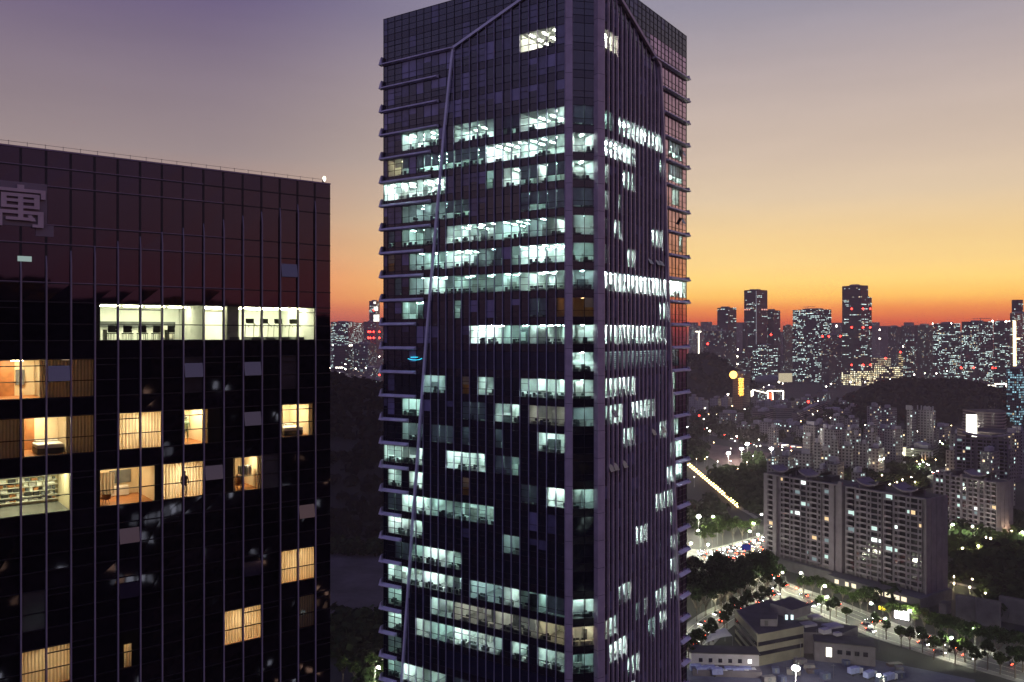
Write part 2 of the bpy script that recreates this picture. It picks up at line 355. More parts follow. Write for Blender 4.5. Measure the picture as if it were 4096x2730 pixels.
# rows of lit windows: (storey, first cell, last cell, style)
lit_left=[(11,1,4,'warmtop'),(8,0,4,'half'),(8,5,6,'low'),(8,8,12,'half'),(8,15,19,'half'),
 (7,0,4,'full'),(7,5,8,'full'),(7,9,13,'low'),(7,14,17,'low'),(7,19,19,'low'),(7,20,21,'warmfull'),
 (6,0,1,'low'),(6,2,2,'full'),(6,3,4,'low'),(6,5,6,'half'),(6,8,8,'spot'),(6,14,22,'full'),
 (5,0,1,'mauve'),(5,2,3,'low'),(5,4,4,'mauve'),(5,11,13,'low'),(5,14,16,'dim'),
 (4,0,1,'full'),(4,2,3,'dim'),(4,4,7,'full'),(4,8,13,'full'),(4,15,16,'dim'),(4,17,19,'full'),(4,21,21,'low'),
 (3,0,4,'full'),(3,5,5,'spot'),(3,7,7,'slit'),(3,8,9,'dim'),(3,10,13,'full'),(3,14,16,'full'),(3,21,21,'ember'),
 (2,0,4,'full'),(2,5,7,'full'),(2,8,13,'full'),(2,14,16,'full'),(2,17,18,'dim'),(2,20,20,'slit'),
 (1,12,12,'spot'),(1,0,0,'ember'),(1,17,19,'full'),
 (0,0,3,'full'),(0,4,6,'full'),(0,7,10,'full'),
 (-2,0,4,'full'),(-2,8,9,'full'),(-2,11,11,'ember'),
 (-3,0,3,'yellow'),(-2,14,16,'dim'),(-4,13,15,'mauve'),(-3,9,11,'mauve'),(-8,5,6,'dim'),(5,17,19,'dim'),(-5,6,7,'mauve'),(-6,3,4,'mauve'),(-4,17,19,'dim'),(-7,20,21,'mauve'),(3,17,18,'dim'),(1,2,3,'mauve'),(-3,5,7,'half'),(-3,17,19,'full'),  # dim and mauve runs here are added to make dark storeys look lit
 (-4,0,2,'full'),(-4,7,7,'slit'),(-4,11,11,'slit'),
 (-5,5,5,'spot'),(-5,9,13,'full'),(-5,17,19,'half'),(-5,20,22,'full'),
 (-6,0,1,'full'),(-6,11,11,'ember'),(-6,17,18,'half'),(-6,20,21,'full'),
 (-7,8,12,'full'),(-7,13,15,'full'),(-7,16,19,'full'),
 (-8,17,18,'full'),(-8,19,21,'full'),
 (-9,12,13,'half'),(-9,14,16,'full'),(-9,17,18,'half'),(-9,19,20,'slit'),
 (-10,0,1,'mauve'),(-10,2,2,'full'),(-10,3,4,'half'),(-10,5,6,'full'),(-10,7,10,'dim'),(-10,12,13,'half'),(-10,14,16,'full'),(-10,17,21,'full'),
 (-11,0,2,'warmfull'),(-11,3,7,'grey'),(-11,8,12,'grey'),(-11,13,15,'full'),(-11,20,21,'full'),
 (-12,0,2,'full'),(-12,4,5,'full'),(-12,7,7,'half'),(-12,8,12,'full'),(-12,13,15,'full'),(-12,16,17,'full'),(-12,20,21,'full'),
 (-13,20,21,'half'),(-14,14,16,'full'),(-14,17,19,'full'),(-14,20,21,'full'),(-14,10,12,'low'),(-15,10,21,'full')]
lit_cham=[(8,'mauve'),(7,'full'),(6,'full'),(5,'mauve'),(4,'half'),(3,'full'),(2,'dim'),(0,'full'),(-1,'half'),(-2,'full'),(-3,'dim'),(-6,'full'),(-10,'half'),(-11,'warmfull'),(-12,'full'),(1,'ember'),(-14,'dim')]
lit_right=[(11,0,3,'warmtop'),(8,0,2,'dim'),(8,4,9,'full'),(8,10,14,'half'),(8,17,20,'low'),
 (7,0,7,'full'),(7,14,15,'half'),(7,17,20,'low'),(6,0,1,'full'),(6,5,7,'half'),(6,18,19,'full'),(5,0,1,'full'),(5,4,4,'full'),
 (4,0,1,'full'),(4,3,4,'full'),(4,12,14,'full'),(4,20,20,'full'),(3,0,1,'full'),(3,6,7,'full'),(2,0,5,'full'),(2,6,15,'full'),(2,16,21,'full'),
 (1,14,16,'full'),(0,0,4,'full'),(0,5,9,'full'),(0,10,15,'half'),(-1,0,15,'blinds'),(-1,17,19,'blinds'),
 (-2,0,3,'full'),(-2,4,7,'full'),(-2,14,14,'slit'),(-2,17,18,'full'),(-3,0,1,'dim'),(-3,2,4,'full'),(-3,7,10,'full'),(-3,11,12,'full'),(-3,17,18,'full'),
 (-4,5,7,'half'),(-4,14,15,'full'),(-4,17,19,'full'),(-5,17,20,'full'),(-6,16,20,'half'),(-7,13,15,'full'),(-7,16,17,'full'),(-8,8,10,'full'),(-8,17,18,'full'),
 (-9,14,14,'slit'),(-9,17,19,'full'),(-10,4,6,'full'),(-10,17,19,'full'),(-11,0,1,'warmfull'),(-11,2,3,'full'),(-11,8,8,'dim'),(-11,10,10,'full'),(-11,13,15,'full'),(-11,17,19,'full'),
 (-12,0,0,'half'),(-12,2,5,'full'),(-12,11,12,'dim'),(-12,14,15,'full'),(-13,6,8,'full'),(-14,4,7,'full')]
litset={}
for k,a,b,st in lit_left:
    for c in range(a,b+1): litset[('L',k,c)]=st
for k,st in lit_cham: litset[('C',k,0)]=litset[('C',k,1)]=st
for k,a,b,st in lit_right:
    for c in range(a,b+1): litset[('R',k,c)]=st
KMIN,KMAX=-19,13
lit_left=[(k,(-1 if a==0 else a),b,st) for k,a,b,st in lit_left]
for k,a,b,st in lit_left: litset[('L',k,a)]=st
def jit(a=.006): return rnd.uniform(-a,a)
def pane(mb,face,t0,t1,z0,z1,m,o=0.0):
    q=[face.pt(t0,z0,o+jit()),face.pt(t1,z0,o+jit()),face.pt(t1,z1,o+jit()),face.pt(t0,z1,o+jit())]
    if face.D.cross(Vector((0,0,1))).dot(face.N)<0: q.reverse()
    mb.quad(*q,m)
skin_mats=[M['spandrel'],M['dark_glass'],M['blind_mid'],M['blind_dark'],M['pink_glass'],M['louvre']]
def skin(face,key,edges,idx0,flip):
    mb=MB(); fr=MB()
    for k in range(KMIN,KMAX+1):
        z0=zs(k); z1=z0+VH; zb=z0-1.15
        for j in range(len(edges)-1):
            t0,t1=edges[j],edges[j+1]; c=j+idx0
            outer=(key=='R' and (t0+t1)/2>band_t(BR,z0) and z0<zs(13))
            sp=4 if outer else 0
            pane(mb,face,t0,t1,zb,z0,sp)
            if (key,k,c) in litset: continue
            if k>=12 and key!='C' and not outer: m=2 if rnd.random()<.3 else 1
            elif outer: m=4
            elif key=='L' and k==-1 and c>=-1 and t0<band_t(BL,z0)-2: m=5
            elif key=='L' and k==-13 and c<14: m=5
            elif key=='C': m=1
            elif key=='L':
                r=rnd.random()
                hi = k>=5
                m= 1 if r<(.34 if hi else (.7 if k>-4 else .93)) else (2 if r<(.68 if hi else (.88 if k>-4 else .98)) else 3)
            else: m=1 if rnd.random()<.85 else 2
            if m in (2,3) and rnd.random()<.55:          # blind part way down
                zc=z0+rnd.choice((.95,.95,1.4,1.9))
                pane(mb,face,t0,t1,z0,zc,1); pane(mb,face,t0,t1,zc,z1,m)
            else: pane(mb,face,t0,t1,z0,z1,m)
        if k==KMAX: pass
    ztop=zs(KMAX)+VH
    for j in range(len(edges)-1): pane(mb,face,edges[j],edges[j+1],ztop,TOP,4 if key=='R' else 0)
    # lattice of frames
    hw=.035
    def bar(t0,t1,z0,z1,o=.05,m=0):
        a=face.D*((t1-t0)/2); n=face.N*(o/2+.012); fr.box(face.pt((t0+t1)/2,(z0+z1)/2,o/2-.012),a,n,(0,0,(z1-z0)/2),m)
    zlo=zs(KMIN)-1.15
    for t in edges: bar(t-hw,t+hw,zlo,TOP,.075)
    for k in range(KMIN,KMAX+1):
        z0=zs(k)
        for zz,h in ((z0,.04),(z0+.95,.028),(z0+VH,.04)): bar(edges[0],edges[-1],zz-h,zz+h)
        if k==12 or k==13: bar(edges[0],edges[-1],z0+1.95,z0+2.0)
        for j in range(len(edges)-1):
            c=j+idx0
            if key!='C' and ((c*7+k*0)%23 in (1,2,8,9,15,17,5) ):
                bar(edges[j]+hw,edges[j+1]-hw,z0+2.0,z0+2.06,.06)
    return mb,fr
for face,key,edges,i0,nm in ((FL,'L',[.0]+tl,-1,'left'),(FC,'C',[0,1.99,3.98],0,'corner'),(FR,'R',sr,0,'right')):
    mb,fr=skin(face,key,edges,i0,False)
    g=mb.build('glazing_pane',skin_mats,tower); f=fr.build('window_frame',M['frame'],tower)
# hidden sides, roof and core
mb=MB()
bl=FL.pt(LT,0); br=FR.pt(RT,0); bk=bl+RD*34; bk2=br+LD*36
zl=zs(KMIN)-1.15
for a,b in ((bl,bk),(bk,bk2),(bk2,br)):
    mb.quad(a+Vector((0,0,zl)),b+Vector((0,0,zl)),b+Vector((0,0,TOP)),a+Vector((0,0,TOP)))
mb.build('rear_wall',M['spandrel'],tower)
mb=MB(); mb.poly([FL.pt(.0,TOP-.4),FC.pt(3.98,TOP-.4),br+Vector((0,0,TOP-.4)),bk2+Vector((0,0,TOP-.4)),bk+Vector((0,0,TOP-.4)),bl+Vector((0,0,TOP-.4))]); mb.build('roof',M['roofdark'],tower)
mb=MB(); mb.prism([(p.x,p.y) for p in (FL.pt(0,0),FC.pt(3.98,0),br,bk2,bk,bl)][::1],0,zl,0); mb.build('base_wall',M['spandrel'],tower)
# interiors -------------------------------------------------------
styles={ # lamp, wall, blind chance, blind drop, extra
 'full':('l_cool','room',.16,.75,1),'half':('l_cool','room',.42,.6,1),'low':('l_cool','room',1.0,.68,1),'mauve':('l_dim','room',1.0,.93,1),
 'dim':('l_dim','room',.35,.8,1),'warmtop':('l_grey2','room',.0,.5,1),'warmfull':('l_warm','room',.12,.5,1),'grey':('l_grey','room',.1,.5,1),
 'yellow':('l_grey','room',.2,.6,1),'spot':('l_cool','room',1,.5,0),'slit':('l_cool','room',1,.8,0),'ember':('l_emb','room_warm',.5,.6,0),'blinds':('l_dim2','room',0,0,1)}
M['l_grey2']=emat('bright neutral lamp',(1.0,.93,.74),95)
M['l_cool3']=emat('brightest ceiling lamp',(.80,1.0,.94),130)
M['l_emb']=emat('single warm lamp',(1,.62,.3),4)
M['l_dim2']=emat('lamp behind louvres',(.75,.95,1.0),9)
room_jobs=[]
def office(face,t0,t1,k,style,cells):
    lamp,wall,bp,bd,furn=styles[style]
    z0=zs(k)-.35; z1=zs(k)+VH; dp=rnd.uniform(5.5,9) if face is not FC else 3.4
    if t1-t0<2.0: dp=min(dp,4.5)
    if style in('full','half') and face is not FR: lamp=rnd.choice(('l_cool','l_cool','l_cool2','l_cool2','l_cool3'))
    win=MB(); shell=MB(); lamps=MB(); fu=MB(); bl=MB()
    for a,b in cells: pane(win,face,a,b,zs(k),z1,0,.0)
    o=-.18
    sq=lambda a,b,c,d,m: shell.quad(a,b,c,d,m)
    sk0,sk1=t0+.02,t1-.02
    i0=.414 if (face is FC or t0<.2) else 0; i1=.414 if face is FC else 0
    A=lambda e,z,dd: face.pt(sk0+i0*dd if e==0 else sk1-i1*dd,z,-dd)
    sq(A(0,z0,.15),A(1,z0,.15),A(1,z0,dp),A(0,z0,dp),1)
    sq(A(0,z1,.05),A(1,z1,.05),A(1,z1,dp),A(0,z1,dp),0)
    sq(A(0,z0,dp),A(1,z0,dp),A(1,z1,dp),A(0,z1,dp),0)
    sq(A(0,z0,.15),A(0,z0,dp),A(0,z1,dp),A(0,z1,.15),0)
    sq(A(1,z0,.15),A(1,z0,dp),A(1,z1,dp),A(1,z1,.15),0)
    sq(A(0,z0,.14),A(1,z0,.14),A(1,zs(k),.14),A(0,zs(k),.14),0)
    # lamps: short strips running into the room
    def lbox(t,d0,d1,w=.09):
        lamps.box(face.pt(t,z1-.06,-(d0+d1)/2),face.D*w,face.N*((d1-d0)/2),(0,0,.03),0)
    n=max(1,int((t1-t0)/(1.9 if face is not FR else 1.2)))
    if face is FR: lamp={'l_cool':'l_cool3' if style!='low' else 'l_cool2','l_dim':'l_cool'}.get(lamp,lamp)
    for i in range(n):
        t=t0+(i+.5)*(t1-t0)/n+rnd.uniform(-.15,.15)
        d=1.0+rnd.uniform(0,.5)
        if face is FC: t=t0+1.99+rnd.uniform(-.2,.2); d=.8
        while d+1.2<dp-.3:
            if style in ('spot','slit','ember') and d>1.6: break
            if i0 and t-t0<.5*d+.6: d+=0
            if rnd.random()<.86 and (not i0 or face is FC or t-t0>.42*(d+1.2)): lbox(t,d,d+1.2)
            d+=2.3
    if not lamps.v: lbox((t0+t1)/2,.5,1.2)
    # furniture: desks with screens by the glass, cupboards and columns further back
    if furn:
        t=t0+.3
        while t<t1-.9:
            wd=rnd.choice((1.2,1.4,1.6)); mm=rnd.choice((0,0,1))
            if rnd.random()<.75:
                dd=rnd.uniform(.7,1.3)
                fu.box(face.pt(t+wd/2,z0+.72,-dd),face.D*(wd/2),face.N*.35,(0,0,.02),mm)
                fu.box(face.pt(t+wd/2,z0+.36,-dd-.3),face.D*(wd/2),face.N*.02,(0,0,.36),mm)
                for q in range(rnd.choice((1,1,2))):
                    fu.box(face.pt(t+.35+.6*q,z0+.98,-dd+.05),face.D*.27,face.N*.02,(0,0,.17),0)
                if rnd.random()<.5: fu.box(face.pt(t+wd*.6,z0+.75,-dd+.75),face.D*.24,face.N*.06,(0,0,.35),0)
                if rnd.random()<.3: fu.box(face.pt(t+.2,z0+.95,-.35),face.D*rnd.uniform(.1,.35),face.N*.12,(0,0,rnd.uniform(.15,.5)),0)
            t+=wd+rnd.uniform(.1,.7)
        for q in range(max(1,int((t1-t0)/3.2))):
            tt=rnd.uniform(t0+.5,t1-.5)
            hh=rnd.choice((.6,.6,1.0,1.25,1.4)); dd=rnd.uniform(2.0,max(2.1,dp-.5)); tt=max(tt,t0+i0*dd+.6); tt=min(tt,t1-.3)
            fu.box(face.pt(tt,z0+hh,-dd),face.D*rnd.uniform(.3,1.1),face.N*rnd.uniform(.05,.3),(0,0,hh),rnd.choice((0,1,1)))
    # pale boards added to give the rooms bright patches
    for q in range(int((t1-t0)/2.4)):
        if rnd.random()<.6:
            tt=rnd.uniform(t0+.8,t1-.6); dd=rnd.uniform(1.6,dp-.3); dd=max(dd,.3)
            fu.box(face.pt(min(max(tt,t0+i0*dd+.7),t1-.4),z0+1.5,-dd),face.D*rnd.uniform(.35,.9),face.N*.03,(0,0,rnd.uniform(.5,1.2)),2)
    # roller blinds
    for a,b in cells:
        if rnd.random()<bp:
            dr=bd*rnd.uniform(.75,1.1) if style not in('low','mauve') else bd+rnd.uniform(-.06,.06)
            dr=min(dr,.97)
            zc=z1-(z1-zs(k))*dr
            mm=1 if style in('low','mauve','slit') else 0
            bl.quad(face.pt(a+.04,zc,-.1),face.pt(b-.04,zc,-.1),face.pt(b-.04,z1,-.1),face.pt(a+.04,z1,-.1),mm)
            if style=='slit':
                bl.quad(face.pt(a+.45,zs(k),-.1),face.pt(b-.04,zs(k),-.1),face.pt(b-.04,zc,-.1),face.pt(a+.45,zc,-.1),mm)
            if style=='spot':
                bl.quad(face.pt(a+.04,zs(k),-.1),face.pt(a+.5,zs(k),-.1),face.pt(a+.5,zc,-.1),face.pt(a+.04,zc,-.1),1)
    if style=='blinds':                                  # slatted louvres in front of a lit plant room
        nsl=int(VH/.3)
        for i in range(nsl):
            zz=zs(k)+.12+i*.3
            bl.box(face.pt((t0+t1)/2,zz,-.12),face.D*((t1-t0)/2),face.N*.06,(0,0,.085),1)
    area=(t1-t0)*VH
    room_jobs.append((area/ (face.pt((t0+t1)/2,0).y**2), win,shell,lamps,fu,bl,lamp,wall))
def runs(face,key,edges,i0,lst):
    for k,a,b,st in lst:
        if k<KMIN: continue
        a0=a-i0; b0=b-i0
        cells=[(edges[j],edges[j+1]) for j in range(a0,b0+1) if j+1<len(edges)]
        if not cells: continue
        office(face,cells[0][0],cells[-1][1],k,st,cells)

runs(FL,'L',[.0]+tl,-1,lit_left); runs(FR,'R',sr,0,lit_right); runs(FC,'C',[0,1.99,3.98],0,[(k,0,1,st) for k,st in lit_cham])
room_jobs.sort(key=lambda j:-j[0])
PC={}
def pieces(nm_,b_,ms_,parent,root):      # the first hundred of a kind one by one, the rest of each room together
    if not b_.v: return
    step=8 if len(b_.f)*8==len(b_.v)*6 else 4; fp_=6 if step==8 else 1
    cnt=len(b_.v)//step
    if PC.get(nm_,0)+cnt<=100:
        PC[nm_]=PC.get(nm_,0)+cnt
        for q_ in range(cnt):
            m_=MB(); m_.v=b_.v[q_*step:(q_+1)*step]; m_.f=[tuple(i-q_*step for i in f) for f in b_.f[q_*fp_:(q_+1)*fp_]]; m_.m=b_.m[q_*fp_:(q_+1)*fp_]; m_.uv=b_.uv[q_*fp_:(q_+1)*fp_]; m_.smooth=b_.smooth[q_*fp_:(q_+1)*fp_]
            sub(nm_,m_,ms_,parent,root)
    else:
        o=sub('more_'+nm_,b_,ms_,parent,root); o['kind']='stuff'
def put_room(job,parent,root,names=('office_interior','ceiling_lamp','furniture','blind')):
    _,win,shell,lamps,fu,bl,lamp,wall=job
    sub(names[0],shell,[M[wall],M['carpet']],parent,root)
    for nm_,b_,ms_ in ((names[1],lamps,[M[lamp]]),(names[2],fu,[M['desk'],M['desk2'],M['room']]),(names[3],bl,[M['blind'],M['blind_mauve']])): pieces(nm_,b_,ms_,parent,root)
rest=None
for i,job in enumerate(room_jobs):
    if i<100:
        o=job[1].build('lit_window',M['glass'],tower)
        put_room(job,o,tower)
    else:
        if rest is None: rest=(MB(),[])
        mm=rest[0]; n=len(mm.v); w_=job[1]
        mm.v+=w_.v; mm.f+=[tuple(q+n for q in f) for f in w_.f]; mm.m+=w_.m; mm.uv+=w_.uv; mm.smooth+=w_.smooth
        rest[1].append(job)
if rest:
    o=rest[0].build('small_lit_window',M['glass'],tower); o['kind']='stuff'
    for job in rest[1]: put_room(job,o,tower)
# bands -----------------------------------------------------------
def band(face,path,w,o,name,mat):
    mb=MB(); n=len(path)
    rows=[]
    for i,(t,z) in enumerate(path):
        a=path[max(i-1,0)]; b=path[min(i+1,n-1)]
        if 0<i<n-1:
            d1=Vector((t-a[0],z-a[1])).normalized(); d2=Vector((b[0]-t,b[1]-z)).normalized(); d=(d1+d2).normalized()
            wl=w/max(.5,math.sqrt((1+d1.dot(d2))/2))
        else: d=Vector((b[0]-a[0],b[1]-a[1])).normalized(); wl=w
        px,pz=-d.y*wl,d.x*wl
        rows.append([face.pt(t+px,z+pz,.0),face.pt(t+px,z+pz,o),face.pt(t-px,z-pz,o),face.pt(t-px,z-pz,.0)])
    for r,q in zip(rows,rows[1:]):
        for e in range(3): mb.quad(r[e],r[e+1],q[e+1],q[e])
    mb.poly(rows[0]); mb.poly(rows[-1])
    return mb.build(name,mat,tower)
band(FL,BL,.20,.40,'diagonal_band',M['band']); band(FR,BR,.27,.50,'diagonal_band',M['fin'])
# corner columns
for c,wd,o in ((P1+LD*.32,.52,.55),(P2+RD*.12,.62,.75)):
    nn=(LN+CN).normalized() if wd<.6 else (RN+CN).normalized(); dd=Vector((-nn.y,nn.x,0))
    mb=MB(); mb.box(c+nn*(o/2-.15)+Vector((0,0,(zl+TOP)/2)),dd*wd,nn*(o/2+.15),(0,0,(TOP-zl)/2))
    for k in range(KMIN,KMAX+1): mb.box(c+nn*(o/2-.15)+Vector((0,0,zs(k)-.6)),dd*(wd+.004),nn*(o/2+.154),(0,0,.025),1)
    mb.build('corner_column',[M['fin'],M['frame']],tower)
# thin fins on the left face, deep fins on the right face
for i,t in enumerate(tl[:-1]):
    zt=band_z(BL,t)
    if zt is None:
        zt=None
        for z in [TOP-.5*q for q in range(300)]:
            if z<KL[1] and band_t(BL,z)>t+.1: zt=z; break
        if zt is None: continue
    zt=min(zt,TOP)-.3
    mb=MB(); mb.box(FL.pt(t,(zl+zt)/2,.14),LD*.03,LN*.14,(0,0,(zt-zl)/2)); mb.build('thin_fin',M['fin_thin'],tower)
for j,s_ in enumerate(sr):
    if s_<1 or s_>BR[-1][0]-.5: continue
    zt=band_z(BR,s_)
    if zt is None:
        for z in [TOP-.5*q for q in range(300)]:
            if z<BR[2][1] and band_t(BR,z)>s_+.2: zt=z; break
        if zt is None: continue
    zt=min(zt,TOP)-.4
    if s_>BR[-1][0]: continue
    mb=MB(); a,b=zl,zt-3.5
    mb.box(FR.pt(s_,(a+b)/2,.17),RD*.13,RN*.17,(0,0,(b-a)/2),0)
    # tapered head of the fin
    q=[FR.pt(s_-.13,b,0),FR.pt(s_-.13,b,.34),FR.pt(s_+.13,b,.34),FR.pt(s_+.13,b,0)]; r=[FR.pt(s_-.03,zt,0),FR.pt(s_-.03,zt,.05),FR.pt(s_+.03,zt,.05),FR.pt(s_+.03,zt,0)]
    for e in range(3): mb.quad(q[e],q[e+1],r[e+1],r[e])
    mb.build('deep_fin',M['fin'],tower)
# sun ledges on every storey outside the bands
def ledge(face,t0,t1,k,endcap):
    z=zs(k); prof=[(0,z-.52),(.66,z-.80),(.68,z-.98),(0,z-1.12)]
    mb=MB(); A=[face.pt(t0,zz,o+.05) for o,zz in prof]; B=[face.pt(t1,zz,o+.05) for o,zz in prof]
    for e in range(3): mb.quad(A[e],A[e+1],B[e+1],B[e])
    mb.poly(A); mb.poly(B)
    return mb
LS=Face(bl,RD,LD); RS=Face(br,LD,RD)
def sideledge(face,k,ln,tall):
    z=zs(k); prof=[(0,z+tall),(.30,z+tall-.35),(.62,z-.92),(0,z-1.10)]
    mb=MB(); A=[face.pt(-.6,zz,o+.03) for o,zz in prof]; B=[face.pt(ln,zz,o+.03) for o,zz in prof]
    for e in range(3): mb.quad(A[e],A[e+1],B[e+1],B[e])
    mb.poly(A); mb.poly(B); return mb
for k in range(KMIN,13):
    tb=band_t(BL,zs(k)); n=int((tb+1.2-.94)/1.58)+1; t0=.94+1.58*n
    if k<-1: t0+=0
    ledge(FL,min(t0+.0,LT-3),LT+.55,k,1).build('sun_ledge',M['ledge'],tower)
    sideledge(LS,k,14,.35).build('side_ledge',M['ledge'],tower)
    sb=band_t(BR,zs(k)); 
    ledge(FR,sb+1.0,RT+.5,k,1).build('sun_ledge',M['ledge'],tower)
    sideledge(RS,k,8,-.3).build('side_ledge',M['ledge'],tower)
# small cyan neon sign on the ledge strip
mb=MB()
np=[FL.pt(t_,zs(-1)+zz_,.25) for t_,zz_ in ((31.0,1.45),(30.4,1.3),(29.5,1.25),(28.6,1.32),(28.0,1.55))]
mb.tube(np,.04,6); mb.tube([FL.pt(30.4,zs(-1)+1.7,.25),FL.pt(28.9,zs(-1)+1.72,.25)],.05,6)
mb.build('neon_sign',emat('cyan neon',(.05,.7,1),2.0),tower)
# a few top hung panes standing open on the finned side
M['vent']=pmat('open pane',(.05,.035,.04),.08,ior=2.6,var=.1)
for k,s_ in ((3,17.4),(3,20.3),(3,21.8),(-3,4.8),(-4,18.7),(-4,22.6),(-5,3.6),(-5,5.1),(-5,8.1),(7,11.2),(5,31.0),(8,31.2)):
    z1=zs(k)+2.0; z0=zs(k)+.95; mb=MB()
    a=[FR.pt(s_-.65,z1,.12),FR.pt(s_+.65,z1,.12),FR.pt(s_+.65,z0,.72),FR.pt(s_-.65,z0,.72)]; nn=RN*.03
    mb.quad(*a); mb.quad(*[p-nn for p in a]); mb.quad(a[0],a[1],a[1]-nn,a[0]-nn); mb.quad(a[2],a[3],a[3]-nn,a[2]-nn); mb.quad(a[0],a[3],a[3]-nn,a[0]-nn); mb.quad(a[1],a[2],a[2]-nn,a[1]-nn)
    mb.build('open_vent',M['vent'],tower)
# ================================================================== left building (hotel with curtain wall)
HD=Vector((-.786,-.618,0)).normalized(); HN=Vector((-HD.y,HD.x,0))
FH=Face(Vector((-13.9,65,0)),HD,HN)
def th(b): return 1.27+1.388*b
def hz(n): return 134.71-3.594*n
HV=2.42; HTOP=146.6; HB=18; HLOW=10
hotel=thing('glass_block','dark glass hotel block at the left edge with warm lit rooms and white rooftop sign','building',(-20,60,0))
edges=[0.0]+[th(b) for b in range(HB)]      # cell c between edges[c] and edges[c+1] counted from the right corner
lit_h=[(0,1,6,'gym'),(0,7,11,'meeting'),(1,14,15,'warm'),(1,12,13,'curtdim'),(2,1,2,'bed'),(2,6,7,'warm'),(2,9,10,'curtain'),(2,13,14,'bedroom'),(2,12,12,'curtdim'),(2,15,15,'curtdim'),
 (3,4,5,'wardrobe'),(3,7,8,'curtain'),(3,9,11,'sofa'),(3,13,16,'shelf'),(5,1,2,'curtain2'),(6,4,5,'curtain2'),(6,13,14,'curtdim2'),(6,10,10,'slot'),(6,1,1,'curtdim')]
hl={}
for n,a,b,st in lit_h:
    for c in range(a,b+1): hl[(n,c)]=st
M['l_h1']=emat('fluorescent lamp',(.97,1.0,.66),95)
M['l_h2']=emat('hotel lamp',(1.0,.80,.50),40)
M['l_h3']=emat('hotel lamp bright',(1.0,.84,.55),75)
M['l_h4']=emat('hotel lamp low',(1.0,.74,.5),1.1)
M['hglass']=pmat('hotel dark glass',(.006,.005,.007),.03,ior=1.95,bump=.08,bscale=.4,var=.3)
M['hspan']=pmat('hotel spandrel glass',(.010,.007,.010),.03,ior=1.95,bump=.07,bscale=.4,var=.3)
for n_ in ('hglass','hspan'): M[n_].node_tree.nodes['Principled BSDF'].inputs['Specular Tint'].default_value=(.78,.60,.80,1)
M['hcurt']=pmat('closed curtain behind glass',(.060,.048,.045),.1,ior=1.6,var=.3)
M['hframe']=pmat('hotel frame',(.012,.009,.010),.4)
M['hpink']=pmat('thin metal strip',(.30,.22,.26),.35,var=.2)
M['hfin']=pmat('rounded grey mullion',(.27,.225,.25),.35,var=.15)
M['wood']=pmat('brown wood panel',(.36,.15,.05),.5,var=.3,scale=2)
M['cream']=pmat('cream wall',(.78,.66,.45),.8,var=.08)
M['white']=pmat('white bed linen',(.80,.78,.72),.8,var=.08)
M['black']=pmat('black upholstery',(.02,.02,.02),.6,var=.3)
skinb=MB(); fr=MB()
for n in range(-3,HLOW+1):
    z0=hz(n); z1=z0+HV; zb=z0-1.17
    for c in range(len(edges)-1):
        t0,t1=edges[c],edges[c+1]
        sign=(12.5<c+.5 and c>=13 and n==-2)
        pane(skinb,FH,t0,t1,zb,z0,1)
        if (n,c) in hl: continue
        m=0
        if n>=1 and rnd.random()<.10: m=2
        pane(skinb,FH,t0,t1,z0,z1 if n>-3 else HTOP,m)
skinb.build('glazing',[M['hglass'],M['hspan'],M['hcurt']],hotel)
def hbar(t0,t1,z0,z1,o,m,off=0):
    fr.box(FH.pt((t0+t1)/2,(z0+z1)/2,o/2-.012+off),HD*((t1-t0)/2),HN*(o/2+.012),(0,0,(z1-z0)/2),m)
zl=hz(HLOW)-1.17
ztop=lambda b:145.2-.40*b
for i,t in enumerate(edges):
    if i==0: continue
    hbar(t-.07,t+.07,zl,HTOP,.03,0)
for n in range(-3,HLOW+1):
    z0=hz(n)
    for zz,h in ((z0,.035),(z0+HV,.035),(z0+1.05,.03)): 
        if (n<=-1 and h==.03) or zz>HTOP-.1: continue
        hbar(0,edges[-1],zz-h,zz+h,.05,0)
    if n<=-1:
        for zz in [q_ for q_ in (z0,z0+HV) if q_<HTOP-.2]: hbar(edges[4+abs(n)],edges[-1],zz+.03,zz+.075,.062,1)
    for c in range(len(edges)-1):
        if n>=0 and (c*5+n*2)%9 in (0,3,5): hbar(edges[c]+.07,edges[c+1]-.07,z0+HV-.42,z0+HV-.36,.06,0)
fr.build('window_frame',[M['hframe'],M['hpink']],hotel)
for b in range(HB):
    t=th(b); zt=ztop(b)
    mb=MB(); mb.tube([FH.pt(t,zl,.16),FH.pt(t,zt-.8,.16),FH.pt(t,zt,.04)],[.055,.055,.04],8); mb.build('mullion_fin',M['hfin'],hotel)
# body, roof, returns
mb=MB(); A0=FH.pt(0,0); A1=FH.pt(edges[-1],0); B0=A0-HN*22; B1=A1-HN*22
for a,b in ((A0,B0),(B0,B1),(B1,A1)):
    mb.quad(a+Vector((0,0,0)),b,b+Vector((0,0,HTOP)),a+Vector((0,0,HTOP)))
mb.quad(A0,A1,A1+Vector((0,0,zl)),A0+Vector((0,0,zl)))
mb.build('side_wall',M['hspan'],hotel)
mb=MB(); mb.poly([A0+Vector((0,0,HTOP-.15)),A1+Vector((0,0,HTOP-.15)),B1+Vector((0,0,HTOP-.15)),B0+Vector((0,0,HTOP-.15))]); mb.build('roof',M['roofdark'],hotel)
mb=MB(); mb.box(FH.pt(edges[-1]/2,HTOP+.02,-.12),HD*(edges[-1]/2),HN*.2,(0,0,.05)); mb.build('coping',M['hpink'],hotel)
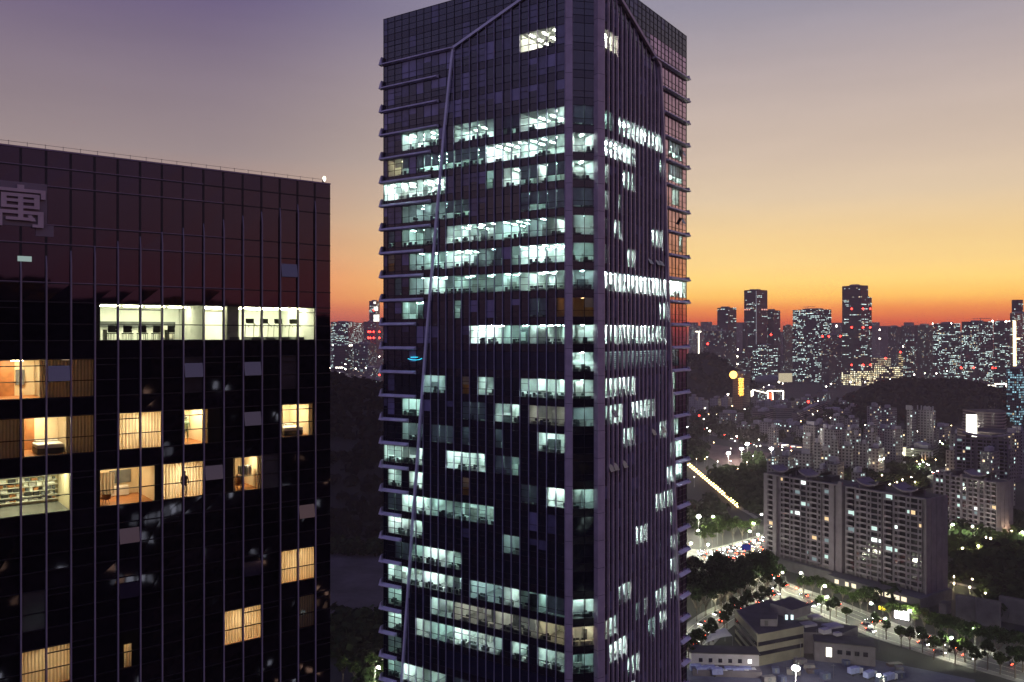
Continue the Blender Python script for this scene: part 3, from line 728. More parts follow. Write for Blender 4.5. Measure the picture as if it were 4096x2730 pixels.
# lightning rail along the roof edge
mb=MB(); zr=HTOP+.36
mb.tube([FH.pt(edges[-1],zr,-.3),FH.pt(.2,zr,-.3)],.012,5)
t=.3
while t<edges[-1]: mb.tube([FH.pt(t,HTOP,-.3),FH.pt(t,zr+.05,-.3)],.014,5); t+=1.0
mb.build('roof_rail',M['pole'],hotel)
fl=thing('roof_floodlight','small lit white floodlight standing on the roof corner of the hotel block','floodlight',tuple(FH.pt(.45,HTOP,-.3)))
mb=MB(); mb.box(FH.pt(.45,HTOP+.18,-.3),HD*.05,HN*.05,(0,0,.2)); mb.build('bracket',M['pole'],fl)
mb=MB(); mb.ball(FH.pt(.36,HTOP+.42,-.28),.17,sc=(.8,.8,1.25)); mb.build('lamp_head',emat('roof lamp glow',(1,.95,.72),3.0),fl)
# rooms
def hroom(n,a,b,st):
    t0,t1=edges[a],edges[b+1]
    if st=='sofa': t0+=.45; t1-=.35
    if st=='bed': t1-=.1; t0+=.15
    if st=='wardrobe': t1-=.75
    if st=='warm' and n==2: t0+=1.05
    if st=='meeting': t1-=.35
    if st=='slot': t0+=.5; t1-=.4
    z0=hz(n)-.02; zc=z0+HV+.02; dp={'meeting':5.5,'gym':6.5}.get(st,4.2)
    win=MB(); sh=MB(); la=MB(); fu=MB(); bl=MB()
    for c in range(a,b+1): pane(win,FH,edges[c],edges[c+1],hz(n),hz(n)+HV,0)
    X=lambda t,z,d: FH.pt(t,z,-d)
    q=sh.quad
    q(X(t0,z0,.1),X(t1,z0,.1),X(t1,z0,dp),X(t0,z0,dp),1); q(X(t0,zc,.05),X(t1,zc,.05),X(t1,zc,dp),X(t0,zc,dp),0)
    q(X(t0,z0,dp),X(t1,z0,dp),X(t1,zc,dp),X(t0,zc,dp),0); q(X(t0,z0,.1),X(t0,z0,dp),X(t0,zc,dp),X(t0,zc,.1),0); q(X(t1,z0,.1),X(t1,z0,dp),X(t1,zc,dp),X(t1,zc,.1),0)
    # dark reveals where the room is narrower than its panes
    for ta,tb in ((edges[a],t0),(t1,edges[b+1])):
        if tb-ta>.05: sh.quad(X(ta,z0,.08),X(tb,z0,.08),X(tb,zc,.08),X(ta,zc,.08),2)
    B=lambda t,z,d,w,dd,h,m=0: fu.box(FH.pt(t,z0+z,-d),HD*w,HN*dd,(0,0,h),m)
    def lamp(t,d,w=.45,dd=.08): la.box(FH.pt(t,zc-.06,-d),HD*w,HN*dd,(0,0,.03),0)
    wall='cream'; lm='l_h2'
    if st=='meeting':
        lm='l_h1'; wall='room'
        for t in [t0+.8+1.5*i for i in range(int((t1-t0)/1.5))]: lamp(t,3.2,.6,.1)
        fu.box(FH.pt((t0+t1)/2,z0+1.15,-dp+.1),HD*((t1-t0)/2-.3),HN*.04,(0,0,.2),3)
        B(t0+1.0,.62,dp-.3,.5,.05,.45,2)
    elif st=='gym':
        lm='l_h1'; wall='room'
        for t in [t0+.5+1.3*i for i in range(int((t1-t0)/1.3))]: lamp(t,2.0,.5,.07); lamp(t,4.2,.5,.07)
        B(t0+(t1-t0)*.72,1.2,1.0,.42,.3,1.25,4)
        B(t0+(t1-t0)*.62,1.2,dp-.5,1.2,.1,1.2,2)
    elif st in('bed','bedroom'):
        lm='l_h3'; lamp((t0+t1)/2,1.6,.3,.3); lamp((t0+t1)/2,3.2,.3,.3)
        B(t0+(t1-t0)*.72,1.1,dp-.08,.34 if st=='bed' else .6,.05,1.15,1)
        for tt in (t0+.1,t1-.1): bl.box(FH.pt(tt,z0+1.2,-.25),HD*.12,HN*.05,(0,0,1.18),0)
    elif st in('curtain','curtain2'):
        lm='l_h3' if st=='curtain' else 'l_h2'; lamp((t0+t1)/2,1.4,.4,.3); lamp((t0+t1)/2,2.8,.4,.3)
        bl.quad(X(t0+.05,z0+.03,.22),X(t1-.05,z0+.03,.22),X(t1-.05,zc-.08,.22),X(t0+.05,zc-.08,.22),0)
    elif st in('curtdim','curtdim2'):
        lm='l_h4' if st=='curtdim' else 'l_h2'; lamp((t0+t1)/2,1.6,.2 if st=='curtdim' else .5,.2)
        bl.quad(X(t0+.05,z0+.03,.22),X(t1-.05,z0+.03,.22),X(t1-.05,zc-.08,.22),X(t0+.05,zc-.08,.22),0)
    elif st=='sofa':
        lm='l_h2'; lamp((t0+t1)/2,1.4,.3,.3); lamp((t0+t1)/2,3,.3,.3)
        bl.quad(X(t1-.9,z0+.75,.25),X(t1-.02,z0+.75,.25),X(t1-.02,zc-.25,.25),X(t1-.9,zc-.25,.25),0)
        B((t0+t1)/2,.35,dp-.4,.9,.35,.3,2); B((t0+t1)/2-.5,1.25,dp-.06,.7,.04,.45,3)
    elif st=='shelf':
        lm='l_h1'; wall='cream'
        for i in range(3): lamp(t0+.8+1.6*i,1.8,.5,.08)
        for i in range(7):
            B((t0+t1)/2,.25+.32*i,dp-.3,(t1-t0)/2-.1,.2,.015,2)
            t=t0+.2
            while t<t1-.3:
                w_=rnd.uniform(.06,.28); B(t+w_,.27+.32*i+.1,dp-.3,w_*.8,.12,rnd.uniform(.05,.12),rnd.choice((0,1,2,2,3,4))); t+=2*w_+.02
    elif st=='wardrobe':
        lm='l_h3'; lamp((t0+t1)/2,1.5,.3,.3)
        B(t1-.3,1.15,dp-.1,.3,.05,1.15,1)
        fu.tube([X(t0+.25,z0+1.62,1.3),X(t0+1.25,z0+1.62,1.3)],.015,5,0)
        for i in range(6): B(t0+.35+.16*i,1.28,1.3,.05,.18,.34,rnd.choice((0,2,3,4)))
        for tt in (t0+.1,t1-.05): bl.box(FH.pt(tt,z0+1.2,-.25),HD*.12,HN*.05,(0,0,1.18),0)
    elif st=='slot':
        lm='l_h2'; lamp((t0+t1)/2,1.2,.2,.2); bl.quad(X(t0,z0+.03,.22),X(t1,z0+.03,.22),X(t1,zc-.9,.22),X(t0,zc-.9,.22),0); sh.quad(X(t0,zc-.9,.09),X(t1,zc-.9,.09),X(t1,zc,.09),X(t0,zc,.09),2)
    else:
        lm='l_h3'; lamp((t0+t1)/2,1.5,.3,.3); lamp((t0+t1)/2,3,.3,.3)
        B(t0+(t1-t0)*.6,1.15,dp-.1,.5,.05,1.15,1); B(t0+(t1-t0)*.3,1.2,dp-.08,.25,.05,.5,3)
        for tt in (t0+.12,): bl.box(FH.pt(tt,z0+1.2,-.25),HD*.2,HN*.05,(0,0,1.18),0)
    o=win.build('lit_window',M['glass_h'],hotel)
    sub('room_interior',sh,[M[wall],M['carpet'] if lm=='l_h1' else M['wood'],M['hframe']],o,hotel); pieces('hotel_ceiling_lamp',la,[M[lm]],o,hotel)
    if st in('wardrobe','shelf'): sub('hanging_clothes' if st=='wardrobe' else 'stocked_shelf',fu,[M['black'],M['wood'],M['white'],M['desk'],M['desk2']],o,hotel)
    else: pieces('room_fitting',fu,[M['black'],M['wood'],M['white'],M['desk'],M['desk2']],o,hotel)
    pieces('curtain',bl,[M['curtain']],o,hotel)
    return t0,t1,z0,dp
R_={}
for n,a,b,st in lit_h: R_[(n,st)]=hroom(n,a,b,st)
# rooftop sign: the character and its pale backing panel
sg=thing('roof_sign','pale rooftop Chinese character sign on the upper left of the dark hotel block','sign',tuple(FH.pt(20.9,142.9,.1)))
mb=MB(); mb.box(FH.pt(21.6,143.1,.04),HD*2.33,HN*.03,(0,0,1.35)); mb.box(FH.pt(19.4,141.55,.04),HD*.5,HN*.03,(0,0,.35)); mb.build('backing_panel',pmat('pale sign panel',(.25,.195,.20),.5,var=.15),sg)
mb=MB(); U=2.62/710.0; tc_=20.75; zc_=142.95
def stroke(x0,x1,y0,y1):
    t0=tc_-(x0-240)*U; t1=tc_-(x1-240)*U; za=zc_-(y0-615)*U; zb=zc_-(y1-615)*U
    mb.box(FH.pt((t0+t1)/2,(za+zb)/2,.22+.001*len(mb.v)/8),HD*(abs(t0-t1)/2),HN*.06,(0,0,abs(za-zb)/2))
for r in ((195,295,262,325),(-130,610,325,378),(540,610,378,478),(-130,-60,378,478),(-40,520,408,462),(440,520,462,650),(-40,40,462,650),(-38,518,500,548),(-38,518,602,648),(205,280,464,830),
          (-100,580,690,745),(495,580,745,955),(-100,-20,745,955),(415,495,905,955),(30,450,800,850)): stroke(*r)
mb.quad(FH.pt(tc_-(340-240)*U,zc_-(765-615)*U,.30),FH.pt(tc_-(400-240)*U,zc_-(755-615)*U,.30),FH.pt(tc_-(470-240)*U,zc_-(850-615)*U,.30),FH.pt(tc_-(390-240)*U,zc_-(860-615)*U,.30))
mb.build('character',pmat('cream sign letter',(.66,.51,.48),.5,var=.12),sg)
mb=MB(); mb.box(FH.pt(20.5,139.75,.07),HD*.38,HN*.02,(0,0,.16)); o=mb.build('window_below_sign',emat('bluish lit window',(.75,1,.95),.35),sg)  # glowing plate for the small lit window under the sign
# loose things inside the rooms that can be made out from outside
def chair(t,n,d,rot,name='meeting_chair'):
    c=thing(name,'black meeting chair at the long table in the yellow lit room of the hotel block','chair',tuple(FH.pt(t,hz(n),-d)),'chairs round the meeting table')
    ax=Matrix.Rotation(rot,3,'Z'); u=ax@HD; v=ax@HN; O=FH.pt(t,hz(n),-d)
    mb=MB(); mb.box(O+Vector((0,0,.46)),u*.24,v*.23,(0,0,.03)); mb.build('seat',M['black'],c)
    mb=MB(); mb.box(O+v*.22+Vector((0,0,.76)),u*.24,v*.025,(0,0,.24)); mb.build('backrest',M['black'],c)
    for i in (-1,1):
        for j in (-1,1):
            mb=MB(); mb.tube([O+u*.2*i+v*.19*j+Vector((0,0,0)),O+u*.2*i+v*.19*j+Vector((0,0,.45))],.018,5); mb.build('leg',M['black'],c)
    return c
t0,t1,z0,dp=R_[(0,'meeting')]
tb=thing('meeting_table','long white meeting table with black chairs in the yellow lit hotel room','table',tuple(FH.pt((t0+t1)/2,hz(0),-1.9)))
mb=MB(); mb.box(FH.pt((t0+t1)/2+.6,hz(0)+.73,-1.9),HD*2.4,HN*.5,(0,0,.025)); mb.build('tabletop',M['white'],tb)
for i in (-1,1):
    mb=MB(); mb.box(FH.pt((t0+t1)/2+.6+2*i,hz(0)+.36,-1.9),HD*.05,HN*.4,(0,0,.35)); mb.build('leg',M['pole'],tb)
for i in range(5): chair((t0+t1)/2-1.4+.95*i,0,1.15,0); 
for i in range(4): chair((t0+t1)/2-1.0+.95*i,0,2.65,PI)
t0,t1,z0,dp=R_[(0,'gym')]
for i,t in enumerate((t0+.9,t0+2.1,t0+3.2,t0+4.3,t0+5.9)):
    g=thing('exercise_machine','black and grey exercise machine in the yellow lit gym room of the hotel block','gym machine',tuple(FH.pt(t,hz(0),-1.4)),'exercise machines in the gym')
    O=FH.pt(t,hz(0),-1.4)
    mb=MB(); mb.box(O+Vector((0,0,.12)),HD*.35,HN*.75,(0,0,.1)); mb.build('deck',M['desk'],g)
    mb=MB()
    for k in (-1,1): mb.tube([O+HD*.32*k+HN*-.6+Vector((0,0,.2)),O+HD*.32*k+HN*-.45+Vector((0,0,1.25)),O+HD*.32*k+HN*.2+Vector((0,0,.95))],.035,6)
    mb.build('handrail',M['desk2'],g)
    mb=MB(); mb.box(O+HN*-.5+Vector((0,0,1.4)),HD*.3,HN*.04,(0,0,.18)); mb.build('console',M['black'],g)
def bed(n,tc,d,label):
    b=thing('hotel_bed',label,'bed',tuple(FH.pt(tc,hz(n),-d))); O=FH.pt(tc,hz(n),-d)
    mb=MB(); mb.box(O+Vector((0,0,.2)),HD*.75,HN*.95,(0,0,.17)); mb.build('bed_base',M['black'],b)
    mb=MB(); mb.box(O+Vector((0,0,.5)),HD*.77,HN*.97,(0,0,.13)); o=mb.build('mattress',M['white'],b)
    bv=o.modifiers.new('bevel','BEVEL'); bv.width=.08; bv.segments=3
    for k in (-1,1):
        mb=MB(); mb.box(O+HD*.36*k-HN*.7+Vector((0,0,.7)),HD*.3,HN*.2,(0,0,.08)); o=mb.build('pillow',M['white'],b); bv=o.modifiers.new('bevel','BEVEL'); bv.width=.06; bv.segments=3
t0,t1,_,_=R_[(2,'bed')]; bed(2,(t0+t1)/2,1.6,'white bed in the small warm room at the right corner of the hotel block')
t0,t1,_,_=R_[(2,'bedroom')]; bed(2,t0+1.0,1.7,'wide white bed in the warm bedroom on the left of the hotel block')
# a round chair, a lamp and two people
def armchair(n,t,d,label):
    c=thing('armchair',label,'armchair',tuple(FH.pt(t,hz(n),-d))); O=FH.pt(t,hz(n),-d)
    mb=MB(); mb.ball(O+Vector((0,0,.42)),.36,sc=(1,1,.35)); mb.build('seat',M['wood'],c)
    mb=MB(); mb.ball(O+HN*.18+Vector((0,0,.75)),.36,sc=(.95,.6,1.1)); mb.build('backrest',M['wood'],c)
    for k in range(3):
        a=2*PI*k/3; mb=MB(); mb.tube([O+Vector((.25*math.cos(a),.25*math.sin(a),0)),O+Vector((.15*math.cos(a),.15*math.sin(a),.35))],.02,5); mb.build('leg',M['black'],c)
t0,t1,_,_=R_[(3,'sofa')]; armchair(3,t1-.5,.8,'round brown armchair in the warm hotel room with the yellow curtain')
t0,t1,_,_=R_[(3,'wardrobe')]; armchair(3,t1-.55,.7,'round brown armchair beside the hanging clothes in the hotel room')
# skin data exists only after the modifier is added, so the modifier comes first
def person(n,t,d,label,shirt,arm=.12):
    O=FH.pt(t,hz(n),-d); u=HD; v=HN
    pts=[(0,0,.95),(0,0,1.18),(0,0,1.40),(0,0,1.50),(0,.01,1.60),(0,.02,1.70), (.19,0,1.42),(.25,.03,1.14),(.24,arm,.90),(-.19,0,1.42),(-.25,.03,1.14),(-.24,arm,.90), (.10,0,.90),(.11,.02,.50),(.11,-.02,.08),(.11,.12,.04),(-.10,0,.90),(-.12,-.03,.50),(-.12,-.06,.08),(-.12,.08,.04)]
    ed=[(0,1),(1,2),(2,3),(3,4),(4,5),(2,6),(6,7),(7,8),(2,9),(9,10),(10,11),(0,12),(12,13),(13,14),(14,15),(0,16),(16,17),(17,18),(18,19)]
    rad=[.15,.14,.16,.06,.095,.085,.065,.048,.035,.065,.048,.035,.10,.07,.045,.035,.10,.07,.045,.035]
    me=bpy.data.meshes.new('person'); me.from_pydata([u*p[0]+v*p[1]+Vector((0,0,p[2])) for p in pts],ed,[])
    o=bpy.data.objects.new('person',me); COL.objects.link(o); o.location=O
    o.modifiers.new('skin','SKIN')
    if not me.skin_vertices:
        bpy.context.view_layer.objects.active=o; bpy.ops.mesh.customdata_skin_add()
    for i,r in enumerate(rad): me.skin_vertices[0].data[i].radius=(r,r*.8)
    me.skin_vertices[0].data[0].use_root=True
    ss=o.modifiers.new('sub','SUBSURF'); ss.levels=1; ss.render_levels=1
    me.materials.append(shirt); tag(o,label,'person')
    mb=MB(); mb.ball(Vector((0,0,1.72)),.10,sc=(1,1,.8)); hd=mb.build('hair',M['black'],None); hd.parent=o
t0,t1,_,_=R_[(2,'warm')]; person(2,t0+1.05,1.5,'person in a pale green top standing in a warm hotel room',pmat('pale green cloth',(.35,.55,.42),.8))
t0,t1,_,_=R_[(3,'curtain')]; person(3,t0+1.25,.12,'dark clothed person standing against the lit curtain of the hotel block',pmat('dark cloth',(.05,.04,.05),.8))

# top hung panes standing open, tilted so that they mirror the upper sky
for n,c in ((1,13),(1,7),(1,4),(2,4),(4,1),(4,10),(5,10),(5,4),(-1,2),(3,6)):
    z1=hz(n)+HV-.40; z0=hz(n)+1.06; a_,b_=edges[c]+.08,edges[c+1]-.08
    q=[FH.pt(a_,z0,.26),FH.pt(b_,z0,.26),FH.pt(b_,z1,.08),FH.pt(a_,z1,.08)]; k=HN*.03
    mb=MB(); mb.quad(*q); mb.quad(*[p-k for p in q][::-1])
    for i in range(4): mb.quad(q[i],q[(i+1)%4],q[(i+1)%4]-k,q[i]-k)
    mb.build('open_vent',pmat('tilted pane',(.02,.015,.03),.05,ior=2.5,var=.1),hotel)
# ================================================================== the city beyond
C={}
C['office']=citymat('skyline office wall',(.060,.048,.055),3.4,3.9,.8,.42,.06,7,.17,es=2.8,wmix=.08)
C['office2']=citymat('skyline office wall dense',(.055,.047,.055),3.2,3.8,.82,.42,.09,9,.26,es=3.0,wmix=.06)
C['offdark']=citymat('dark skyline tower wall',(.045,.032,.040),3.4,4.2,.8,.5,.015,8,.05,es=2.2,wmix=.1)
C['offmix']=citymat('tall tower wall',(.040,.030,.038),3.6,4.2,.85,.42,.02,9,.13,es=2.6,wmix=.15)
C['resid']=citymat('skyline apartment wall',(.075,.060,.065),3.6,3.1,.45,.5,.09,es=2.0,wmix=.3)
C['resid2']=citymat('pale apartment wall',(.16,.14,.145),3.6,3.1,.45,.5,.14,es=2.2,wmix=.25)
C['old']=citymat('old apartment wall',(.20,.18,.175),3.0,3.0,.5,.5,.12,es=2.3,wmix=.3,win=(.035,.032,.035))
C['grey']=citymat('grey housing wall',(.24,.215,.22),3.4,3.0,.5,.55,.10,es=2.2,wmix=.25,win=(.03,.03,.035))
C['bands']=citymat('banded slab wall',(.25,.19,.175),30,3.2,1.0,.5,.0,es=0,win=(.07,.055,.055))
C['green']=citymat('pale slab wall',(.26,.26,.21),30,3.0,1.0,.45,.0,es=0,win=(.08,.08,.075))
C['gold']=citymat('golden lit shopping wall',(.10,.07,.05),4.5,5.0,.55,.45,.95,es=2.0,cool=(1,.85,.5),warm=(1,.9,.65),wmix=.4,v0=0)
C['market']=citymat('market wall full of yellow lights',(.10,.08,.06),5.5,5.0,.55,.55,.75,es=4.0,cool=(1,.93,.62),warm=(1,.8,.45),wmix=.4,v0=0)
C['cyan']=citymat('office wall with cyan windows',(.05,.055,.065),3.2,3.6,.7,.6,.35,4,.3,es=1.2,cool=(.45,.85,1),wmix=.02)
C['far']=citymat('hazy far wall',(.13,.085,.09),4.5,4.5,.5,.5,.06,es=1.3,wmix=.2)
C['brown']=citymat('brown hotel wall',(.20,.13,.10),4.0,3.2,.85,.45,.02,es=1.0,win=(.07,.05,.045))
C['stripe']=citymat('yellow striped wall',(.08,.06,.05),30,5.5,1.0,.45,.97,es=1.6,cool=(1,.8,.4),warm=(1,.8,.4),v0=0)
def foot(px0,pxm,px1,d,A=35):
    """footprint with its near corner on column pxm at distance d, reaching columns px0 and px1"""
    A=math.radians(A); c=Vector(((pxm-CX)/F*d,d)); l=Vector((-math.cos(A),math.sin(A))); r=Vector((math.sin(A),math.cos(A)))
    # turn the frame to face the viewer
    th_=math.atan2(c.x,c.y); R=Matrix.Rotation(-th_,2); l=R@l; r=R@r
    def sol(px,dr):
        q=(px-CX)/F; return (q*c.y-c.x)/(dr.x-q*dr.y)
    tl_=sol(px0,l); tr_=sol(px1,r)
    a=c+l*tl_; b=c+r*tr_
    return [tuple(c),tuple(b),tuple(b+l*tl_),tuple(a)], l, r
def ztop_(py,d): return H-(py-HY)/F*d
RL=random.Random(99)
def tower_b(label,cat,px0,px1,py,d,mat,pxm=None,A=35,name='office_building',group=None,roof=True,z0=0,beacons=(),parapet=True,wallname='wall',into=None):
    pxm=px0+(px1-px0)*.62 if pxm is None else pxm
    fp,l,r=foot(px0,pxm,px1,d,A); zt=ztop_(py,d)
    t=into or thing(name,label,cat,(fp[0][0],fp[0][1],0),group)
    mb=MB(); mb.prism(fp,z0,zt,0,1); w_=mb.build(wallname,[mat,M['roofdark']],t)
    if roof:
        c=Vector(((fp[0][0]+fp[2][0])/2,(fp[0][1]+fp[2][1])/2)); l2=Vector(l); r2=Vector(r)
        wl=(Vector(fp[3])-Vector(fp[0])).length; wr=(Vector(fp[1])-Vector(fp[0])).length
        mb=MB()
        for k in range(2):
            o=c+l2*RL.uniform(-.15,.15)*wl+r2*RL.uniform(-.15,.15)*wr
            mb.box((o.x,o.y,zt+RL.uniform(1,2)),(l2.x*wl*RL.uniform(.12,.28),l2.y*wl*.2,0),(r2.x*wr*RL.uniform(.12,.28),r2.y*wr*.2,0),(0,0,RL.uniform(1.5,2.8)))
        mb.build('roof',M['conc'],t)
    for bpx,bpy in beacons:
        Y=d*.985; p=P(bpx,bpy,Y); mb=MB(); mb.ball(p,2.6*d/2400,seg=8,ring=5); mb.build('warning_light',M['red_lamp'],t)
    return t,fp,zt,l,r
def strip(t,name,p0,p1,w,mat):
    mb=MB(); p0=Vector(p0); p1=Vector(p1); mb.tube([p0,p1],w,6); return mb.build(name,mat,t)
def A_(x): return 2740+x/3.3357
def Ay(y): return 1120+y/3.3357
def B_(x): return 3396+x/3.3357
def Cy(y): return 1560+y/3.3357
# ---- the skyline right of the tower
t,_,_,_,_=tower_b('pale lit block with a tall white light strip just right of the main tower','building',A_(50),A_(245),Ay(625),3000,C['resid2'],name='apartment_building')
strip(t,'light_strip',P(A_(183),Ay(700),2960),P(A_(183),Ay(985),2960),1.8,M['white_strip']); strip(t,'light_strip',P(A_(140),Ay(692),2960),P(A_(215),Ay(692),2960),2.2,M['white_strip'])
t,_,_,_,_=tower_b('low white lit block between the light strip block and the brown wide office','building',A_(235),A_(310),Ay(690),3050,C['resid2'],name='apartment_building')
strip(t,'light_strip',P(A_(288),Ay(700),2990),P(A_(288),Ay(860),2990),1.5,M['white_strip'])
tower_b('plain two tone tower standing behind the wide sparsely lit block','office tower',A_(430),A_(686),Ay(370),2700,C['offdark'],pxm=A_(572),name='office_tower')
tower_b('wide sparsely lit block in front of the plain two tone tower','office building',A_(250),A_(684),Ay(683),2500,C['resid'],pxm=A_(560))
t,fp,zt,l,r=tower_b('tall dark twin slab tower with a light slot down its middle','office tower',A_(788),A_(1100),Ay(132),2600,C['offdark'],pxm=A_(955),name='office_tower')
strip(t,'light_slot',P(A_(950),Ay(150),2590),P(A_(950),Ay(860),2590),.8,emat('dim light slot',(.8,.85,1),.35)); 
for x in (800,830,860,1030,1060,1085): 
    mb=MB(); p=P(A_(x),Ay(398),2640 if x>900 else 2640); mb.ball(P(A_(x),Ay(398),2585),2.4,seg=8,ring=5); mb.build('setback_lamp',emat('pink setback lamp',(1,.45,.35),1.3),t)
tower_b('narrow dark shoulder block on the left of the tall twin slab tower','office building',A_(768),A_(840),Ay(575),2560,C['offdark'])
tower_b('dark tower joined to the right side of the tall twin slab tower','office tower',A_(1030),A_(1271),Ay(406),2640,C['offdark'],pxm=A_(1185),name='office_tower',beacons=((A_(1148),Ay(733)),))
t,_,_,_,_=tower_b('broad well lit office below the twin slab tower with a domed hall','office building',A_(900),A_(1240),Ay(872),2300,C['office2'],pxm=A_(1100))
mb=MB(); p=P(A_(1130),Ay(1345),2260); mb.ball(p,22,sc=(1.9,1,.75),seg=20,ring=10); mb.build('domed_hall',C['cyan'] if False else pmat('glass dome',(.12,.14,.14),.3),t)
bb=thing('billboard','long cream backlit billboard between the lit office and the wide lit block','billboard',tuple(P(A_(1338),Ay(1310),2200)))
mb=MB(); a=P(A_(1245),Ay(1305),2200); b=P(A_(1430),Ay(1305),2200); mb.box((a+b)/2,(b-a)/2,(0,1.2,0),(0,0,12)); mb.build('panel',M['conc'],bb)
mb=MB(); mb.box((a+b)/2+Vector((0,-1.4,0)),(b-a)/2*.98,(0,.1,0),(0,0,11.4)); mb.build('face',emat('billboard glow',(1,.86,.56),.62),bb)
mb=MB()
for f_ in (.2,.8): q=a+(b-a)*f_; mb.box((q.x,q.y+1,q.z/2-6),(1,0,0),(0,1,0),(0,0,q.z/2-6))
mb.build('support_post',M['pole'],bb)
tower_b('dark apartment tower between the twin slab tower and the wide lit block','apartment building',A_(1308),A_(1440),Ay(612),2500,C['resid'],pxm=A_(1330),name='apartment_building',A=20)
t,fp,zt,l,r=tower_b('wide lit office block with a crane on its flat roof','office tower',A_(1437),A_(1953),Ay(392),2400,C['office2'],pxm=A_(1790),name='office_tower')
def crane(t,px,py,d,w):
    mb=MB(); b=P(px,py,d); mb.tube([b-Vector((0,0,4)),b+Vector((0,0,7))],.8,5); mb.tube([b+Vector((-w*.7,0,5)),b+Vector((w,0,6.5))],.7,5); mb.build('roof_crane',M['conc'],t)
crane(t,A_(1640),Ay(388),2440,20)
tower_b('small domed block with a bright roof lamp left of the tallest tower','building',A_(1990),A_(2070),Ay(640),3200,C['resid'])
tower_b('apartment block in front of the wide lit office with a pale lit column','apartment building',A_(1820),A_(2088),Ay(735),2150,C['resid'],pxm=A_(1915),name='apartment_building',beacons=((A_(1835),Ay(755)),(A_(1918),Ay(755)),(A_(2070),Ay(752))))
t,fp,zt,l,r=tower_b('tallest dark tower of the skyline with red warning lights and lit bands','office tower',A_(2096),B_(256),Ay(72),2400,C['offmix'],pxm=B_(160),name='office_tower',
   beacons=[(x,Ay(y)) for x in (A_(2224),B_(188)) for y in (387,636,1136)])
tower_b('lower right shoulder','office tower',B_(200),B_(304),Ay(233),2440,C['offmix'],pxm=B_(270),into=t,wallname='shoulder_wall',beacons=[(B_(284),Ay(y)) for y in (387,636,1136)])
t,_,_,_,_=tower_b('bright white lit podium below the tallest tower','podium',A_(2050),B_(330),Ay(1225),2300,C['market'],name='podium_building',roof=False)
tower_b('golden shopping building with rows of yellow lamps right of the tallest tower','shopping centre',B_(295),B_(560),Ay(1042),2350,C['gold'],name='shopping_building',pxm=B_(480),beacons=((B_(490),Ay(1046)),))
tower_b('low market hall covered with dense yellow lights','market hall',B_(330),B_(720),Ay(1165),2200,C['market'],name='market_building',pxm=B_(560),roof=False)
tower_b('slim yellow striped tower with a red light on top','tower',B_(662),B_(722),Ay(985),2400,C['stripe'],name='striped_tower',beacons=((B_(685),Ay(965)),))
tower_b('dark apartment block right of the tallest tower in front of the red horizon','apartment building',B_(525),B_(700),Ay(628),2700,C['resid'],name='apartment_building')
tower_b('dark apartment block behind the bluish lit office','apartment building',B_(700),B_(912),Ay(610),2700,C['resid'],name='apartment_building')
tower_b('bluish lit office with a glowing base below the dark apartment block','office building',B_(712),B_(880),Ay(790),2400,C['office'],pxm=B_(750))
t,_,_,_,_=tower_b('apartment block with a pale lit strip down its left edge','apartment building',B_(872),B_(1155),Ay(605),2350,C['resid'],pxm=B_(915),name='apartment_building')
tower_b('office with cyan lit rows and small lamps along its roof','office building',B_(1122),B_(1486),Ay(582),2300,C['office2'],pxm=B_(1330))
t,_,_,_,_=tower_b('broad dark office with many rows of white windows and red lights low down','office building',B_(1503),B_(1926),Ay(556),2250,C['office2'],pxm=B_(1730),beacons=[(B_(x),Ay(1175)) for x in (1497,1665,1915)])
crane(t,B_(1755),Ay(545),2290,30)
tower_b('office with white rows joined to the right of the broad dark office','office building',B_(1930),B_(2148),Ay(556),2280,C['office'],pxm=B_(2080))
t,_,_,_,_=tower_b('tower at the right edge with a bright golden vertical light strip','office tower',B_(2148),B_(2420),Ay(440),2100,C['office'],pxm=B_(2205),name='office_tower',A=15)
strip(t,'light_strip',P(B_(2207),Ay(548),2080),P(B_(2212),Ay(1165),2080),3.2,emat('golden strip',(1,.78,.38),5)); strip(t,'light_strip',P(B_(2212),Ay(787),2078),P(B_(2275),Ay(787),2078),2.6,emat('golden strip',(1,.78,.38),4))
tower_b('crown','office tower',B_(2170),B_(2322),Ay(265),2160,C['offdark'],into=t,wallname='crown_block',roof=False)
t,_,_,_,_=tower_b('low dark podium with a long white light line along its roof','podium',B_(1490),B_(2104),Ay(1395),1950,C['office'],pxm=B_(1930),name='podium_building',roof=False,A=25)
strip(t,'light_line',P(B_(1492),Ay(1400),1935),P(B_(1925),Ay(1412),1900),1.3,M['white_strip']); strip(t,'light_line',P(B_(1950),Ay(1390),1900),P(B_(2098),Ay(1388),1930),1.3,M['white_strip']); strip(t,'light_line',P(B_(2098),Ay(1388),1930),P(B_(2098),Ay(1468),1930),1.2,M['white_strip'])
for x in (1912,1935,1955): strip(t,'light_line',P(B_(x),Ay(1405),1895),P(B_(x),Ay(1465),1895),.9,M['white_strip'])
tower_b('dark office with cyan windows at the right edge in front of the hill','office building',B_(2105),B_(2420),Ay(1185),1250,C['cyan'],pxm=B_(2265),A=30)
